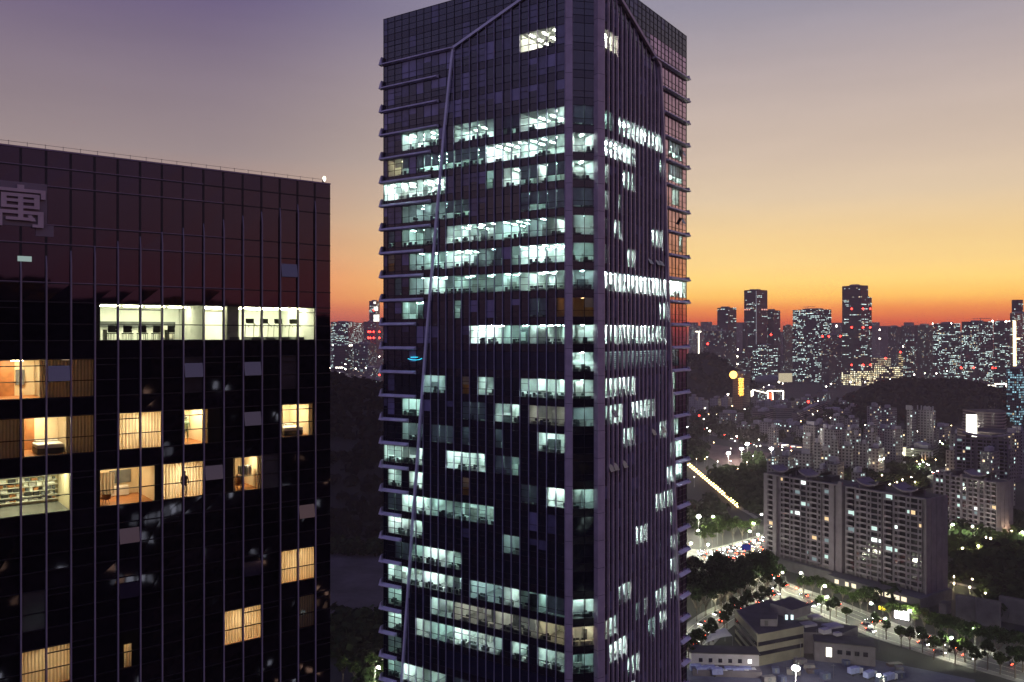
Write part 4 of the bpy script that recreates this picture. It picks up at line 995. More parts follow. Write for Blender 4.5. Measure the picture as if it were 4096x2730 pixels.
# ---- far hazy blocks on the horizon, nothing tells them apart
HZ=random.Random(5)
xs=[2760]
while xs[-1]<4150: xs.append(xs[-1]+HZ.uniform(26,52))
xs+= [1300+i*HZ.uniform(27,33) for i in range(9)]
for i,x in enumerate(xs):
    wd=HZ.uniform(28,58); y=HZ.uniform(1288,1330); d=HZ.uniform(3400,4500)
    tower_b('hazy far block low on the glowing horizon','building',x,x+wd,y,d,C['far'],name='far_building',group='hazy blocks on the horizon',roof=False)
xs=[2750]
while xs[-1]<4120: xs.append(xs[-1]+HZ.uniform(45,85))
for i,x in enumerate(xs):
    wd=HZ.uniform(50,95); y=HZ.uniform(1400,1470); d=HZ.uniform(2550,3200)
    tower_b('dim lower block filling in behind the skyline offices','building',x,x+wd,y,d,C['resid'],name='far_building',group='dim blocks behind the skyline',roof=False)
# ---- left gap between the two towers
def Hx(x): return 1300+x/3.2
def Hy_(y): return 1150+y/3.2
t,_,_,_,_=tower_b('slim tower with bright white screens left of the main tower','office tower',Hx(565),Hx(702),Hy_(175),3000,C['office'],name='office_tower',A=15,beacons=((Hx(625),Hy_(292)),))
for x0,x1,y0,y1 in ((622,650,185,212),(625,678,250,300),(622,694,352,392),(622,694,398,438)):
    a=P(Hx(x0),Hy_((y0+y1)/2),2975); b=P(Hx(x1),Hy_((y0+y1)/2),2975); mb=MB(); mb.box((a+b)/2,(b-a)/2,(0,.5,0),(0,0,(y1-y0)/3.2/F*2975/2)); mb.build('screen',emat('white screen',(1,.97,.85),2.2,False),t)
tower_b('wide apartment slab with scattered lit windows in the gap left of the main tower','apartment building',Hx(75),Hx(492),Hy_(442),2900,C['office2'],name='apartment_building',A=12,pxm=Hx(300))
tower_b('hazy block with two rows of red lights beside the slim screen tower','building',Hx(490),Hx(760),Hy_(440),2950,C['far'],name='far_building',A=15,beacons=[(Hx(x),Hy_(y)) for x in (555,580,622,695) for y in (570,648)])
tower_b('dark unlit block with a lit roof line in the gap','building',Hx(105),Hx(352),Hy_(748),2100,C['offdark'],name='far_building',A=15)
tower_b('grey apartment block with dotted windows in the gap','apartment building',Hx(360),Hx(668),Hy_(722),2150,C['resid2'],name='apartment_building',A=20)
for i,(a,b,y,d) in enumerate(((55,200,1190,1500),(200,360,1170,1480),(350,520,1180,1450),(520,640,1165,1500),(600,745,1190,1420),(60,330,1110,1750),(420,740,1040,1900))):
    tower_b('small grey low rise block among the lamps above the dark wooded hill','low building',Hx(a),Hx(b),Hy_(y),d,C['old'],name='low_building',group='low blocks above the wooded hill',A=20)
# ---- middle distance right
t,_,_,_,_=tower_b('brown slab tower with an orange vertical lit sign','hotel tower',A_(636),A_(862),Ay(1255),1535,C['brown'],pxm=A_(770),name='hotel_tower',A=30)
mb=MB(); GL=[((0,1,.8,.12),(0,.4,.8,.12),(-.4,.2,.1,.6),(.4,.2,.1,.6),(0,-.4,.7,.1)),((0,.7,.7,.1),(-.5,0,.1,.7),(.1,0,.1,.8),(.5,-.4,.3,.1),(0,.1,.7,.1)),((0,.8,.5,.1),(0,.2,.8,.1),(0,-.2,.1,.7),(-.4,-.5,.3,.1),(.45,-.5,.3,.1)),((0,.6,.7,.1),(-.55,0,.1,.7),(.55,0,.1,.7),(0,-.5,.7,.1),(0,.1,.5,.1)),((0,.8,.7,.1),(0,.3,.1,.7),(0,-.1,.8,.1),(-.3,-.5,.1,.4),(.35,-.6,.35,.1))]
for i,gl in enumerate(GL):
    c=P(A_(748),Ay(1352+42*i),1528)
    for (u,v,hw_,hh) in gl: mb.box(c+Vector((u*5.6,0,v*4.2)),(hw_*6.4,0,0),(0,.4,0),(0,0,hh*6.2))
mb.build('lit_sign',emat('orange sign',(1,.50,.08),3.5,False),t)
mb=MB(); mb.ball(P(A_(645),Ay(1268),1525),7,seg=12,ring=8); mb.build('rooftop_lamp',emat('orange roof lamp',(1,.55,.12),4.5,False),t)
t,_,_,_,_=tower_b('dark building outlined along its edges with white light lines','building',A_(885),A_(1318),Ay(1462),1600,C['old'],pxm=A_(1100),name='outlined_building',A=25)
LW=M['white_strip']
for a,b in (((905,1468),(1090,1512)),((1090,1512),(1102,1484)),((1102,1484),(1165,1480)),((1165,1480),(1172,1600)),((1102,1484),(1108,1600)),((1180,1484),(1312,1484)),((1312,1484),(1308,1660)),((885,1480),(888,1560)),((905,1468),(905,1545))):
    strip(t,'light_line',P(A_(a[0]),Ay(a[1]),1570),P(A_(b[0]),Ay(b[1]),1570),1.0,LW)
for i in range(4):
    c=P(A_(1138),Ay(1525+22*i),1570); mb=MB(); mb.box(c,(3.5,0,0),(0,.4,0),(0,0,2.4)); mb.build('red_sign',emat('red sign glow',(1,.16,.06),1.6,False),t)
def low(label,x0,x1,y,d,mat,A=30,pxm=None,name='low_building',cat='low building',group=None,into=None,wallname='wall'):
    return tower_b(label,cat,A_(x0),A_(x1),Cy(y),d,mat,pxm=None if pxm is None else A_(pxm),A=A,name=name,group=group,into=into,wallname=wallname)
M['whitewash']=citymat('whitewashed wall',(.32,.32,.32),3.2,3.0,.35,.4,.05,es=1.2,win=(.05,.05,.055))
low('white stepped house farthest left of the brown tower',50,170,95,1530,M['whitewash']); low('lower white house in front of the white stepped house',120,312,140,1480,M['whitewash']); low('white flat block directly left of the brown tower',330,500,118,1560,M['whitewash']); low('taller white flat block against the brown tower',480,632,108,1540,M['whitewash'])
low('pale cube building under the white light outline',1030,1180,155,1480,M['whitewash'],pxm=1150)
low('long pink slab building with banded floors',1420,1910,310,1330,C['bands'],A=12,pxm=1500,name='slab_building')
low('long pale green slab running away from the pink slab',1090,1445,250,1360,C['green'],A=60,pxm=1215,name='slab_building')
low('short banded slab left of the pale green slab',900,1200,300,1330,C['bands'],A=15,name='slab_building')
low('grey block behind the trees left of the slabs',455,785,320,1270,C['old'],pxm=680)
low('pink topped block at the far end of the pink slab',1800,2160,285,1420,C['bands'],A=20,name='slab_building')
ROW=[(690,900,478,1180,'old'),(880,1110,462,1190,'old'),(1110,1370,452,1170,'grey'),(1340,1600,485,1130,'resid2'),(1480,1720,540,1080,'grey'),(1700,1900,470,1100,'resid2'),(1880,2010,525,1060,'grey')]
for i,(a,b,y,d,m) in enumerate(ROW):
    low(('leftmost','second','third','fourth','fifth','sixth','last')[i]+' grey housing block in the row behind the bright road junction',a,b,y,d,C[m],A=28,name='housing_block',cat='housing block')
RW2=random.Random(12)
for i in range(26):
    x=RW2.uniform(880,2330); d=RW2.uniform(1350,1750); w_=RW2.uniform(70,190); yb=HY+459000/d; y=(yb-RW2.uniform(20,48)-1560)*3.3357
    low('small grey building in the dense old quarter below the skyline',x,x+w_,y,d,C[RW2.choice(['old','grey','resid2'])],A=RW2.uniform(15,50),group='small buildings of the old quarter')
low('left half of the paired grey apartment towers below the dark hill',1945,2120,360,1080,C['grey'],A=25,name='housing_block',cat='apartment tower'); low('right half of the paired grey apartment towers below the dark hill',2130,2325,385,1060,C['grey'],A=25,name='housing_block',cat='apartment tower')
def lowD(label,x0,x1,y,d,mat,A=30,pxm=None,name='apartment_tower',cat='apartment tower',group=None,into=None,wallname='wall'):
    return tower_b(label,cat,B_(x0),B_(x1),Cy(y),d,mat,pxm=None if pxm is None else B_(pxm),A=A,name=name,group=group,into=into,wallname=wallname)
lowD('slender grey apartment tower in front of the dark hill, left of the twin tower',240,430,220,1150,C['grey'],pxm=310)
lowD('stepped apartment tower joined right of the slender grey tower',400,640,250,1170,C['grey'],pxm=520)
lowD('far lit apartment block behind the slender grey tower',140,445,95,1500,C['resid2'],name='apartment_building')
tw=None
for i,(a,b,m) in enumerate(((770,900,840),(915,1160,1130))):
    t,fp,zt,l,r=lowD('pale twin apartment tower with roof frames, on a podium with orange uplights',a,b,(270,280)[i],940,C['grey'],pxm=m,A=25,into=tw); tw=t
    mb=MB()
    for k in range(5):
        q=Vector(fp[0]).lerp(Vector(fp[3]),k/4.2+.02); mb.box((q.x+l.x*.5,q.y+l.y*.5,zt+2.5),(.5,0,0),(0,.5,0),(0,0,2.5))
    mb.build('roof_frame',M['conc'],t)
lowD('',1130,1196,540,960,C['grey'],A=25,into=tw,wallname='side_wing')
t,fp,zt,l,r=lowD('',760,1200,800,905,C['green'],A=12,pxm=1100,into=tw,wallname='podium')
for k,x in enumerate((975,1020,1066,1110)):
    c=P(B_(x),Cy(930),893); mb=MB(); mb.box(c,(.7,0,0),(0,.4,0),(0,0,8)); mb.build('pier',M['conc'],t)
    mb=MB(); mb.ball(P(B_(x),Cy(945),891),.6,seg=8,ring=5); mb.build('uplight',emat('orange uplight',(1,.55,.15),60),t)
t,fp,zt,l,r=lowD('office block with a grid of lit windows and a dark flat roof',490,760,552,960,C['office'],pxm=590,A=30,name='office_building',cat='office building')
lowD('dark roofed block behind the office block with the lit window grid',345,595,520,990,C['old'],A=30,name='office_building',cat='office building')
# serrated pale housing slab with four stair towers
PX=[(1470,1720,865,800),(1720,1818,712,795),(1815,1960,815,800),(1950,2052,668,800),(2045,2250,755,810)]
sl=None
for i,(a,b,y,d) in enumerate(PX):
    r_=low('long pale serrated housing slab with four taller stair towers behind the nearest apartment blocks',a,b,y,d,C['grey'],A=18,pxm=a+(b-a)*.85,name='housing_block',cat='housing block',into=sl,wallname=('wing_wall','stair_tower')[i%2]); sl=r_[0]
PD=[(45,140,605,815),(140,262,725,828),(262,345,570,830),(345,415,685,835)]
for i,(a,b,y,d) in enumerate(PD):
    lowD('',a,b,y,d,C['grey'],A=18,pxm=a+(b-a)*.85,into=sl,wallname=('stair_tower','wing_wall')[i%2])
low('low pale roofed block in front of the serrated housing slab',1090,1250,900,770,C['old'],A=15); low('second low pale roofed block beside the serrated housing slab',1255,1470,895,780,C['old'],A=15)
# curved hospital with a bright white sign column
cv=thing('curved_building','curved grey building with banded floors and a bright white sign column','curved building',tuple(P(B_(1890),Cy(640),880)*1)[:2]+(0,))
def curved(px0,px1,py0,py1,d,bulge,mat,nm):
    mb=MB(); n=14; zt=ztop_(py0,d); zb=max(0,ztop_(py1,d)); pts=[]
    for i in range(n+1):
        f=i/n; x=(px0+(px1-px0)*f-CX)/F*d; pts.append((x,d-bulge*math.sin(PI*f)))
    bk=[(pts[-1][0]+8,d+26),(pts[0][0],d+26)]
    mb.prism(pts+bk,zb,zt,0,1)
    return mb.build(nm,[mat,M['roofdark']],cv)
curved(B_(1690),B_(2100),Cy(285),Cy(900),900,16,C['bands'],'upper_wing'); curved(B_(1620),B_(2105),Cy(545),Cy(900),865,20,C['bands'],'lower_wing')
mb=MB(); mb.box(P(B_(1635),Cy(590),838),(4.5,0,0),(0,1.5,0),(0,0,19)); mb.build('sign_column',emat('white sign column',(1,.97,.8),4),cv)
lowD('low pale annexe left of the bright white sign column',1370,1560,610,930,C['grey'],A=20,name='low_building',cat='low building')
for i in range(22):
    x=RW2.uniform(640,2335); d=RW2.uniform(700,1000); w_=RW2.uniform(60,150); yb=HY+459000/d; y=(yb-RW2.uniform(18,40)-1560)*3.3357
    if 700<x<1250 and d<900: continue
    lowD('small low building between the trees below the dark hill',x,x+w_,y,d,C[RW2.choice(['old','grey'])],A=RW2.uniform(15,50),name='low_building',cat='low building',group='low buildings below the hill')

MR=random.Random(77); nmid=0
for i in range(160):
    if nmid>=46: break
    x=MR.uniform(2960,4060); d=MR.uniform(640,1250); yb=HY+459000/d
    hgt=MR.choice((18,24,30,36,45)); py=HY+(H-hgt)*F/d
    if py<1690 or (x<3200 and d<900) or (3480<x<3780 and d<860) or (3600<x<3780 and d<960) or (x>3860 and 820<d<960): continue
    w_=MR.uniform(34,80); nmid+=1
    tower_b('plain grey mid rise block in the crowded housing behind the nearest apartment block','housing block',x,x+w_,py,d,C[MR.choice(['grey','old','grey','resid2'])],A=MR.uniform(12,50),name='housing_block',group='mid rise blocks of the crowded housing')
# ================================================================== apartment blocks built window by window
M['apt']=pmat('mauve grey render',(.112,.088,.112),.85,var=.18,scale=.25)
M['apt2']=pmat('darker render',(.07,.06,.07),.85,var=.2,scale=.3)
M['wing']=pmat('dark window pane',(.012,.012,.018),.1,ior=1.6,var=.3)
M['rail']=pmat('balcony rail',(.14,.11,.14),.6,var=.2)
M['aw1']=emat('cool lit flat window',(.75,1,.93),.95); M['aw2']=emat('white lit flat window',(.9,1,.95),1.9); M['aw3']=emat('warm lit flat window',(1,.72,.38),1.1); M['aw4']=emat('faint lit flat window',(.6,.8,.85),.35)
def apt(label,O,D,Ln,dep,floors,z0=0,fh=3.0,pat=None,lit=.09,ground=6,seed=1,cat='apartment block',endwall=True,crowns=()):
    rr=random.Random(seed); D=Vector((D[0],D[1],0)).normalized(); Nn=Vector((D.y,-D.x,0)); O=Vector((O[0],O[1],0))
    f=Face(O,D,Nn); zt=z0+ground+floors*fh
    t=thing('apartment_block',label,cat,tuple(O+D*(Ln/2)))
    def bx(mb,t0,t1,za,zb,o0,o1,m=0): mb.box(f.pt((t0+t1)/2,(za+zb)/2,(o0+o1)/2),D*((t1-t0)/2),Nn*(abs(o1-o0)/2),(0,0,(zb-za)/2),m)
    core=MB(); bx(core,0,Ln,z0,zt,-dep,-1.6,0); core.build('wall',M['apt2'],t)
    pat=pat or [('p',1.3),('b',3.6),('p',.5),('s',2.0),('p',.5),('w',3.0),('p',1.0),('s',1.6),('g',1.2)]
    nb=[0]; MBX=MB()
    x=0; i=0; piers=MB(); slabs=MB(); wins=[]; rails=MB(); dark=MB()
    while x<Ln-1:
        kd,w_=pat[i%len(pat)]; w_=min(w_,Ln-x); x1=x+w_; i+=1
        if kd=='p': bx(piers,x,x1,z0+ground-2,zt+rr.choice((.75,.75,1.6,2.4)),-1.7,.12)
        elif kd=='g': bx(piers,x,x1,z0+ground-2,zt-.5,-1.75,-1.2)
        else:
            dpth={'b':-1.2,'s':-.35,'w':-.5}[kd]
            for n in range(floors):
                za=z0+ground+n*fh
                bx(slabs,x,x1,za-.15+.002*i,za+.15,-1.7,.0 if kd!='b' else .35)
                if kd=='b':
                    bx(rails if nb[0]>=100 else MBX,x+.05,x1-.05,za+.15,za+.95,.2,.32)
                    if nb[0]<100: MBX.build('balcony_rail',M['rail'],t); MBX=MB(); nb[0]+=1
                    wins.append((x+.15,x1-.15,za+.16,za+2.75,dpth))
                elif kd=='w':
                    bx(slabs,x,x1,za+.15,za+.6,-.7,-.15); wins.append((x,x1,za+.6,za+2.7,dpth)); bx(slabs,x,x1,za+2.7,za+2.86,-.7,-.15)
                else:
                    bx(slabs,x,x1,za+.15,za+.8,-.7,-.12); wins.append((x+w_*.14,x1-w_*.14,za+.8,za+2.5,dpth)); bx(slabs,x,x1,za+2.5,za+2.86,-.7,-.12); bx(slabs,x,x+w_*.14,za+.8,za+2.5,-.7,-.12); bx(slabs,x1-w_*.14,x1,za+.8,za+2.5,-.7,-.12)
        x=x1
    bx(slabs,0,Ln,zt-.2,zt+.7,-1.5,.2)
    piers.build('pier',M['apt'],t); slabs.build('floor_slab',M['apt'],t); o_=rails.build('more_balcony_rail',M['rail'],t)
    if o_: o_['kind']='stuff'
    # side wall towards the viewer
    sw=MB(); 
    for tt in (0,Ln):
        sw=MB(); bx(sw,tt-.25,tt+.25,z0,zt+.5,-dep-.1,.05)
        for q in range(3): bx(sw,tt+(-.5 if tt==0 else .2),tt+(-.2 if tt==0 else .5),z0,zt,-dep*.25*(q+1)-.6,-dep*.25*(q+1)+.6)
        sw.build('end_wall',M['apt'],t)
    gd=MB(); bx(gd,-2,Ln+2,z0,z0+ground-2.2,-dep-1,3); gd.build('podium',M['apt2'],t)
    rf=MB(); bx(rf,1,Ln-1,zt+.05,zt+.3,-dep+1,-2); bx(rf,Ln*.2,Ln*.3,zt,zt+3.4,-dep*.7,-dep*.3); bx(rf,Ln*.7,Ln*.8,zt,zt+3.4,-dep*.7,-dep*.3); rf.build('roof',M['roofdark'],t)
    for cx_,cw in crowns:                # shallow upturned roof canopies
        mb=MB(); n=10; rows=[]
        for j in range(n+1):
            a=-1+2*j/n; zz=zt+3.2+2.6*a*a*.9-1.2; rows.append((cx_+a*cw/2,zz))
        for (ta,za),(tb,zb) in zip(rows,rows[1:]):
            A1=[f.pt(ta,za,-1),f.pt(tb,zb,-1),f.pt(tb,zb+.9,-1),f.pt(ta,za+.9,-1)]; A2=[p-Nn*(dep*.6) for p in A1]
            mb.quad(*A1); mb.quad(*A2); mb.quad(A1[3],A1[2],A2[2],A2[3]); mb.quad(A1[0],A1[1],A2[1],A2[0])
        for s_ in (-.8,0,.8): bx(mb,cx_+s_*cw/2-.3,cx_+s_*cw/2+.3,zt,zt+3.0+2*s_*s_-1,-dep*.5,-dep*.45)
        mb.build('roof_canopy',pmat('violet roof canopy',(.13,.10,.125),.8),t)
    rr.shuffle(wins); litn=0; rest=MB()
    for j,(a,b,za,zb,o) in enumerate(wins):
        L_=rr.random()<lit
        if j<100:
            mb=MB(); m=M['wing']
            if L_: m=rr.choice([M['aw1'],M['aw1'],M['aw2'],M['aw3'],M['aw4'],M['aw4']])
            if L_ and rr.random()<.5: b2=a+(b-a)*rr.uniform(.4,.7); mb.quad(f.pt(a,za,o),f.pt(b2,za,o),f.pt(b2,zb,o),f.pt(a,zb,o)); mb.quad(f.pt(b2,za,o),f.pt(b,za,o),f.pt(b,zb,o),f.pt(b2,zb,o),1)
            else: mb.quad(f.pt(a,za,o),f.pt(b,za,o),f.pt(b,zb,o),f.pt(a,zb,o))
            mb.build('window',[m,M['wing']],t)
        else: rest.quad(f.pt(a,za,o),f.pt(b,za,o),f.pt(b,zb,o),f.pt(a,zb,o),rr.choice((1,1,2,3,4)) if L_ else 0)
    if rest.v:
        o=rest.build('small_window',[M['wing'],M['aw1'],M['aw2'],M['aw3'],M['aw4']],t); o['kind']='stuff'
    return t
def fpt(px,d): return ((px-CX)/F*d,d)
D1=Vector(fpt(3700,425))-Vector(fpt(3056,505)); D1n=D1.normalized()
o1=Vector(fpt(3056,505))
pt1=[('p',2.6),('b',3.6),('p',2.6),('g',2.6),('s',2.0),('p',.3),('b',4.0),('p',.4),('s',2.2),('p',.4),('b',4.2),('p',.5),('w',3.4),('p',.4),('s',2.2),('p',.5),('b',4.0),('p',.5),('s',2.0),('g',1.6),('b',3.6),('p',3.2),('g',2.4)]
apt('left one of the two nearest mauve apartment blocks, with a projecting end bay',o1,D1n,51.5,20,15,ground=8,pat=pt1,lit=.10,seed=3,crowns=((10,13),(30,14)))
pt2=[('p',.6),('b',3.8),('g',1.0),('p',.4),('s',2.2),('p',.3),('b',3.8),('p',.4),('s',1.9),('p',.4),('w',3.6),('p',.4),('s',1.8),('g',1.2)]
apt('right one of the two nearest mauve apartment blocks, with a broad blank end wall',o1+D1n*54,D1n,44.5,20.6,15,ground=8,pat=pt2,lit=.09,seed=8,crowns=((12,13),(33,14)))
# block to the right rear and the taller one behind it
o2=Vector(fpt(3735,600)); e2=Vector(fpt(3985,560)); D2=(e2-o2).normalized()
apt('pale apartment block right of the nearest mauve block with a blank white end bay',o2,D2,(e2-o2).length,18,11,ground=5,pat=[('p',.8),('b',3.0),('p',.6),('b',3.0),('p',1.6),('w',2.8),('p',.6)]*1,lit=.12,seed=21,crowns=((30,16),))
o3=Vector(fpt(3820,690)); e3=Vector(fpt(4030,670)); D3=(e3-o3).normalized()
apt('taller curved roofed apartment block behind the pale apartment block',o3,D3,(e3-o3).length,18,16,ground=4,lit=.13,seed=33,crowns=((22,34),))
# ================================================================== ground, roads, hills
def pm_ground(name,c1,c2,scale,rough=.95):
    m=bpy.data.materials.new(name); N,L=nt(m); b=N['Principled BSDF']; b.inputs['Roughness'].default_value=rough
    tc=N.new('ShaderNodeTexCoord'); n1=N.new('ShaderNodeTexNoise'); n1.inputs['Scale'].default_value=scale; n1.inputs['Detail'].default_value=8; n1.inputs['Roughness'].default_value=.65
    L.new(tc.outputs['Object'],n1.inputs['Vector']); r=N.new('ShaderNodeValToRGB'); r.color_ramp.elements[0].position=.38; r.color_ramp.elements[1].position=.64
    r.color_ramp.elements[0].color=(*c1,1); r.color_ramp.elements[1].color=(*c2,1); L.new(n1.outputs['Fac'],r.inputs[0]); L.new(r.outputs[0],b.inputs['Base Color']); return m
M['ground']=pm_ground('dark city ground',(.010,.011,.009),(.028,.025,.023),.02)
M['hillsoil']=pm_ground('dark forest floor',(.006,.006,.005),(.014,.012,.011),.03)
M['grass']=pm_ground('park grass',(.014,.026,.010),(.03,.042,.02),.05)
M['soil']=pm_ground('bare reddish soil',(.07,.038,.036),(.14,.085,.08),.04)
M['slope']=pm_ground('bare graded slope',(.016,.012,.015),(.062,.047,.057),.035)
M['asphalt']=pm_ground('worn asphalt',(.075,.072,.068),(.12,.115,.105),.08,.7)
M['paving']=pm_ground('pale paving',(.16,.15,.14),(.25,.24,.22),.12)
M['yard']=pm_ground('bluish concrete yard',(.045,.045,.075),(.09,.09,.13),.08)
M['mark']=pmat('road marking',(.62,.60,.52),.6,var=.2)
M['foliage']=None
def leafmat(name,c,v=.5):
    m=bpy.data.materials.new(name); N,L=nt(m); N.remove(N['Principled BSDF'])
    g=N.new('ShaderNodeNewGeometry'); d=N.new('ShaderNodeBsdfDiffuse'); t=N.new('ShaderNodeBsdfTranslucent')
    mr=N.new('ShaderNodeMapRange'); mr.inputs[3].default_value=1-v; mr.inputs[4].default_value=1+v; L.new(g.outputs['Random Per Island'],mr.inputs[0])
    s=N.new('ShaderNodeVectorMath'); s.operation='SCALE'; s.inputs[0].default_value=c; L.new(mr.outputs[0],s.inputs['Scale'])
    L.new(s.outputs[0],d.inputs[0]); L.new(s.outputs[0],t.inputs[0]); mx=N.new('ShaderNodeMixShader'); mx.inputs[0].default_value=.3
    L.new(d.outputs[0],mx.inputs[1]); L.new(t.outputs[0],mx.inputs[2]); L.new(mx.outputs[0],N['Material Output'].inputs[0]); return m
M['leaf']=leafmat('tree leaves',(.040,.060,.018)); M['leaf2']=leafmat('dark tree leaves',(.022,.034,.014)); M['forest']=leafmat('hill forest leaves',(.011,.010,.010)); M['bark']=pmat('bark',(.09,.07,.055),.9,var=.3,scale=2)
mb=MB(); mb.quad((-4200,-900,0),(4200,-900,0),(4200,4800,0),(-4200,4800,0)); structure(mb.build('ground',M['ground']))
def sheet(name,pts,z,mat,kind='structure'):
    mb=MB(); mb.poly([G(*p)+Vector((0,0,z)) for p in pts],0); o=mb.build(name,mat); o['kind']=kind; return o
sheet('bare_slope',[(1290,2480),(1290,2215),(1600,2200),(1750,2230),(1750,2470),(1500,2500)],.03,M['slope'])
sheet('construction_soil',[(2800,1770),(2930,1790),(3090,1815),(3110,1850),(3020,1880),(2900,1870),(2790,1800)],.03,M['soil'])
sheet('park_lawn',[(3700,2060),(4300,2040),(4600,2500),(3900,2480),(3760,2300)],.02,M['grass'])
sheet('yard',[(2500,2660),(3100,2640),(3500,2640),(3900,2720),(3900,2900),(2500,2900)],.03,M['yard'])
def ribbon(name,pts,w,z,mat,dash=False,off=0.0,h=0):
    P_=[Vector(p) for p in pts]; mb=MB(); L_=[];R_2=[]
    for i,p in enumerate(P_):
        a=P_[max(i-1,0)]; b=P_[min(i+1,len(P_)-1)]; d=(b-a); d.z=0; d.normalize(); n=Vector((-d.y,d.x,0))
        L_.append(p+n*(off+w/2)+Vector((0,0,z))); R_2.append(p+n*(off-w/2)+Vector((0,0,z)))
    for i in range(len(P_)-1):
        if dash and i%2: continue
        mb.quad(R_2[i],R_2[i+1],L_[i+1],L_[i])
        if h:
            dn=Vector((0,0,h)); mb.quad(L_[i],L_[i+1],L_[i+1]-dn,L_[i]-dn); mb.quad(R_2[i],R_2[i]-dn,R_2[i+1]-dn,R_2[i+1])
    return mb
def smooth(pts,step=6.0):
    out=[]; n=len(pts)
    for i in range(n-1):
        p0=pts[max(i-1,0)]; p1=pts[i]; p2=pts[i+1]; p3=pts[min(i+2,n-1)]
        k=max(2,int((p2-p1).length/step))
        for j in range(k):
            t=j/k; out.append(.5*((2*p1)+(p2-p0)*t+(2*p0-5*p1+4*p2-p3)*t*t+(3*p1-p0-3*p2+p3)*t**3))
    out.append(pts[-1]); return out
ROADS={}
def road(key,name,pxs,w,z,marks=True,kerb=True):
    c=smooth([G(*p) for p in pxs]); ROADS[key]=c
    structure(ribbon(name,c,w,z,M['asphalt']).build(name,M['asphalt']))
    if marks:
        mm=MB()
        def add(b): 
            n=len(mm.v); mm.v+=b.v; mm.f+=[tuple(q+n for q in f) for f in b.f]; mm.m+=b.m; mm.uv+=b.uv; mm.smooth+=b.smooth
        for o in (-w/2+.5,w/2-.5): add(ribbon('m',c,.22,z+.012,None,off=o))
        for o in (-w/4,w/4): add(ribbon('m',c,.18,z+.012,None,dash=True,off=o))
        for o in (-.2,.2): add(ribbon('m',c,.14,z+.012,None,off=o))
        structure(mm.build('road_marking',M['mark']))
    if kerb:
        for o in (-1,1): structure(ribbon('pavement',c,3.2,.14,M['paving'],off=o*(w/2+1.6),h=.14).build('pavement',M['paving']))
road('avenue','avenue',[(3060,2335),(3150,2372),(3250,2405),(3372,2455),(3468,2495),(3544,2526),(3640,2556),(3735,2585),(3850,2620),(4096,2690),(4400,2780)],19,.05)
road('tree_road','side_road',[(2600,2700),(2690,2632),(2746,2585),(2828,2508),(2904,2457),(3019,2406),(3083,2375)],13,.062)
road('wide_road','main_road',[(3420,2075),(3200,2135),(3050,2182),(2960,2208),(2880,2226),(2800,2228),(2700,2215),(2500,2190)],26,.074)
road('link','link_road',[(3085,2368),(3010,2300),(2930,2250),(2860,2228)],16,.086,kerb=False)
road('far_road','far_road',[(2600,1685),(2752,1710),(2830,1731),(2920,1752),(2989,1774),(3100,1784),(3190,1797),(3260,1806)],22,.05,kerb=False)
road('garden_road','garden_road',[(3500,1965),(3588,1934),(3650,1916),(3720,1899),(3790,1880)],9,.05,kerb=False)
structure(ribbon('garden_path',smooth([G(2740,1850),G(2800,1900),G(2870,1958),G(2950,2026),G(3010,2062),G(3040,2085)]),4,.05,M['paving']).build('garden_path',M['paving']))
structure(ribbon('park_path',smooth([G(3815,2285),G(3880,2305),G(3960,2332),G(4060,2360),G(4150,2390)]),5,.05,M['paving']).build('park_path',M['paving']))
structure(ribbon('park_path',smooth([G(3800,2330),G(3870,2345),G(3950,2372),G(4090,2412)]),3.5,.06,M['paving']).build('park_path',M['paving']))
# ---- hills
from mathutils import noise
def hill(name,x0,x1,y0,y1,fn,nx,ny,trees,tsize,label,seed):
    vs=[];fs=[]
    for j in range(ny+1):
        for i in range(nx+1):
            x=x0+(x1-x0)*i/nx; y=y0+(y1-y0)*j/ny; z=fn(x,y); vs.append((x,y,z if z>0 else -1.5))
    for j in range(ny):
        for i in range(nx):
            a=j*(nx+1)+i; fs.append((a,a+1,a+nx+2,a+nx+1))
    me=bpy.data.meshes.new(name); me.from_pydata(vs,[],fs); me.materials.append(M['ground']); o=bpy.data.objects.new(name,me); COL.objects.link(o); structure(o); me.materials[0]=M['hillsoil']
    rr=random.Random(seed); mb=MB(); n=0; tries=0
    while n<trees and tries<trees*12:
        tries+=1; x=rr.uniform(x0,x1); y=rr.uniform(y0,y1); z=fn(x,y)
        if z<2: continue
        n+=1; s=tsize*rr.uniform(.6,1.25)
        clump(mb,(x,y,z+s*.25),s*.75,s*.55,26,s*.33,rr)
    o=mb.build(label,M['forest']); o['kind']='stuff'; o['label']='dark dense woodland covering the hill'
def clump(mb,c,rx,rz,n,ls,rr,m=0):
    c=Vector(c)
    for _ in range(n):
        while True:
            p=Vector((rr.uniform(-1,1),rr.uniform(-1,1),rr.uniform(-1,1)))
            if .25<p.length<1: break
        q=c+Vector((p.x*rx,p.y*rx,p.z*rz)); nn=(p.normalized()+Vector((rr.uniform(-.8,.8),rr.uniform(-.8,.8),rr.uniform(-.4,.9)))).normalized()
        u=nn.cross(Vector((0,0,1)));
        if u.length<.05: u=Vector((1,0,0))
        u.normalize(); v=nn.cross(u); a=rr.uniform(0,PI); u2=u*math.cos(a)+v*math.sin(a); v2=v*math.cos(a)-u*math.sin(a); s=ls*rr.uniform(.6,1.3)
        mb.quad(q-u2*s-v2*s*.6,q+u2*s-v2*s*.6,q+u2*s*.7+v2*s*.6,q-u2*s*.7+v2*s*.6,m)
def hf(cx,cy,rx,ry,h,sd,rot=0):
    def f(x,y):
        u=(x-cx)/rx; v=(y-cy)/ry; r=u*u+v*v
        if r>=1: return -2
        return h*(1-r)**1.15*(1+.28*noise.noise(Vector((x/rx*2.2,y/ry*2.2,sd))))
    return f
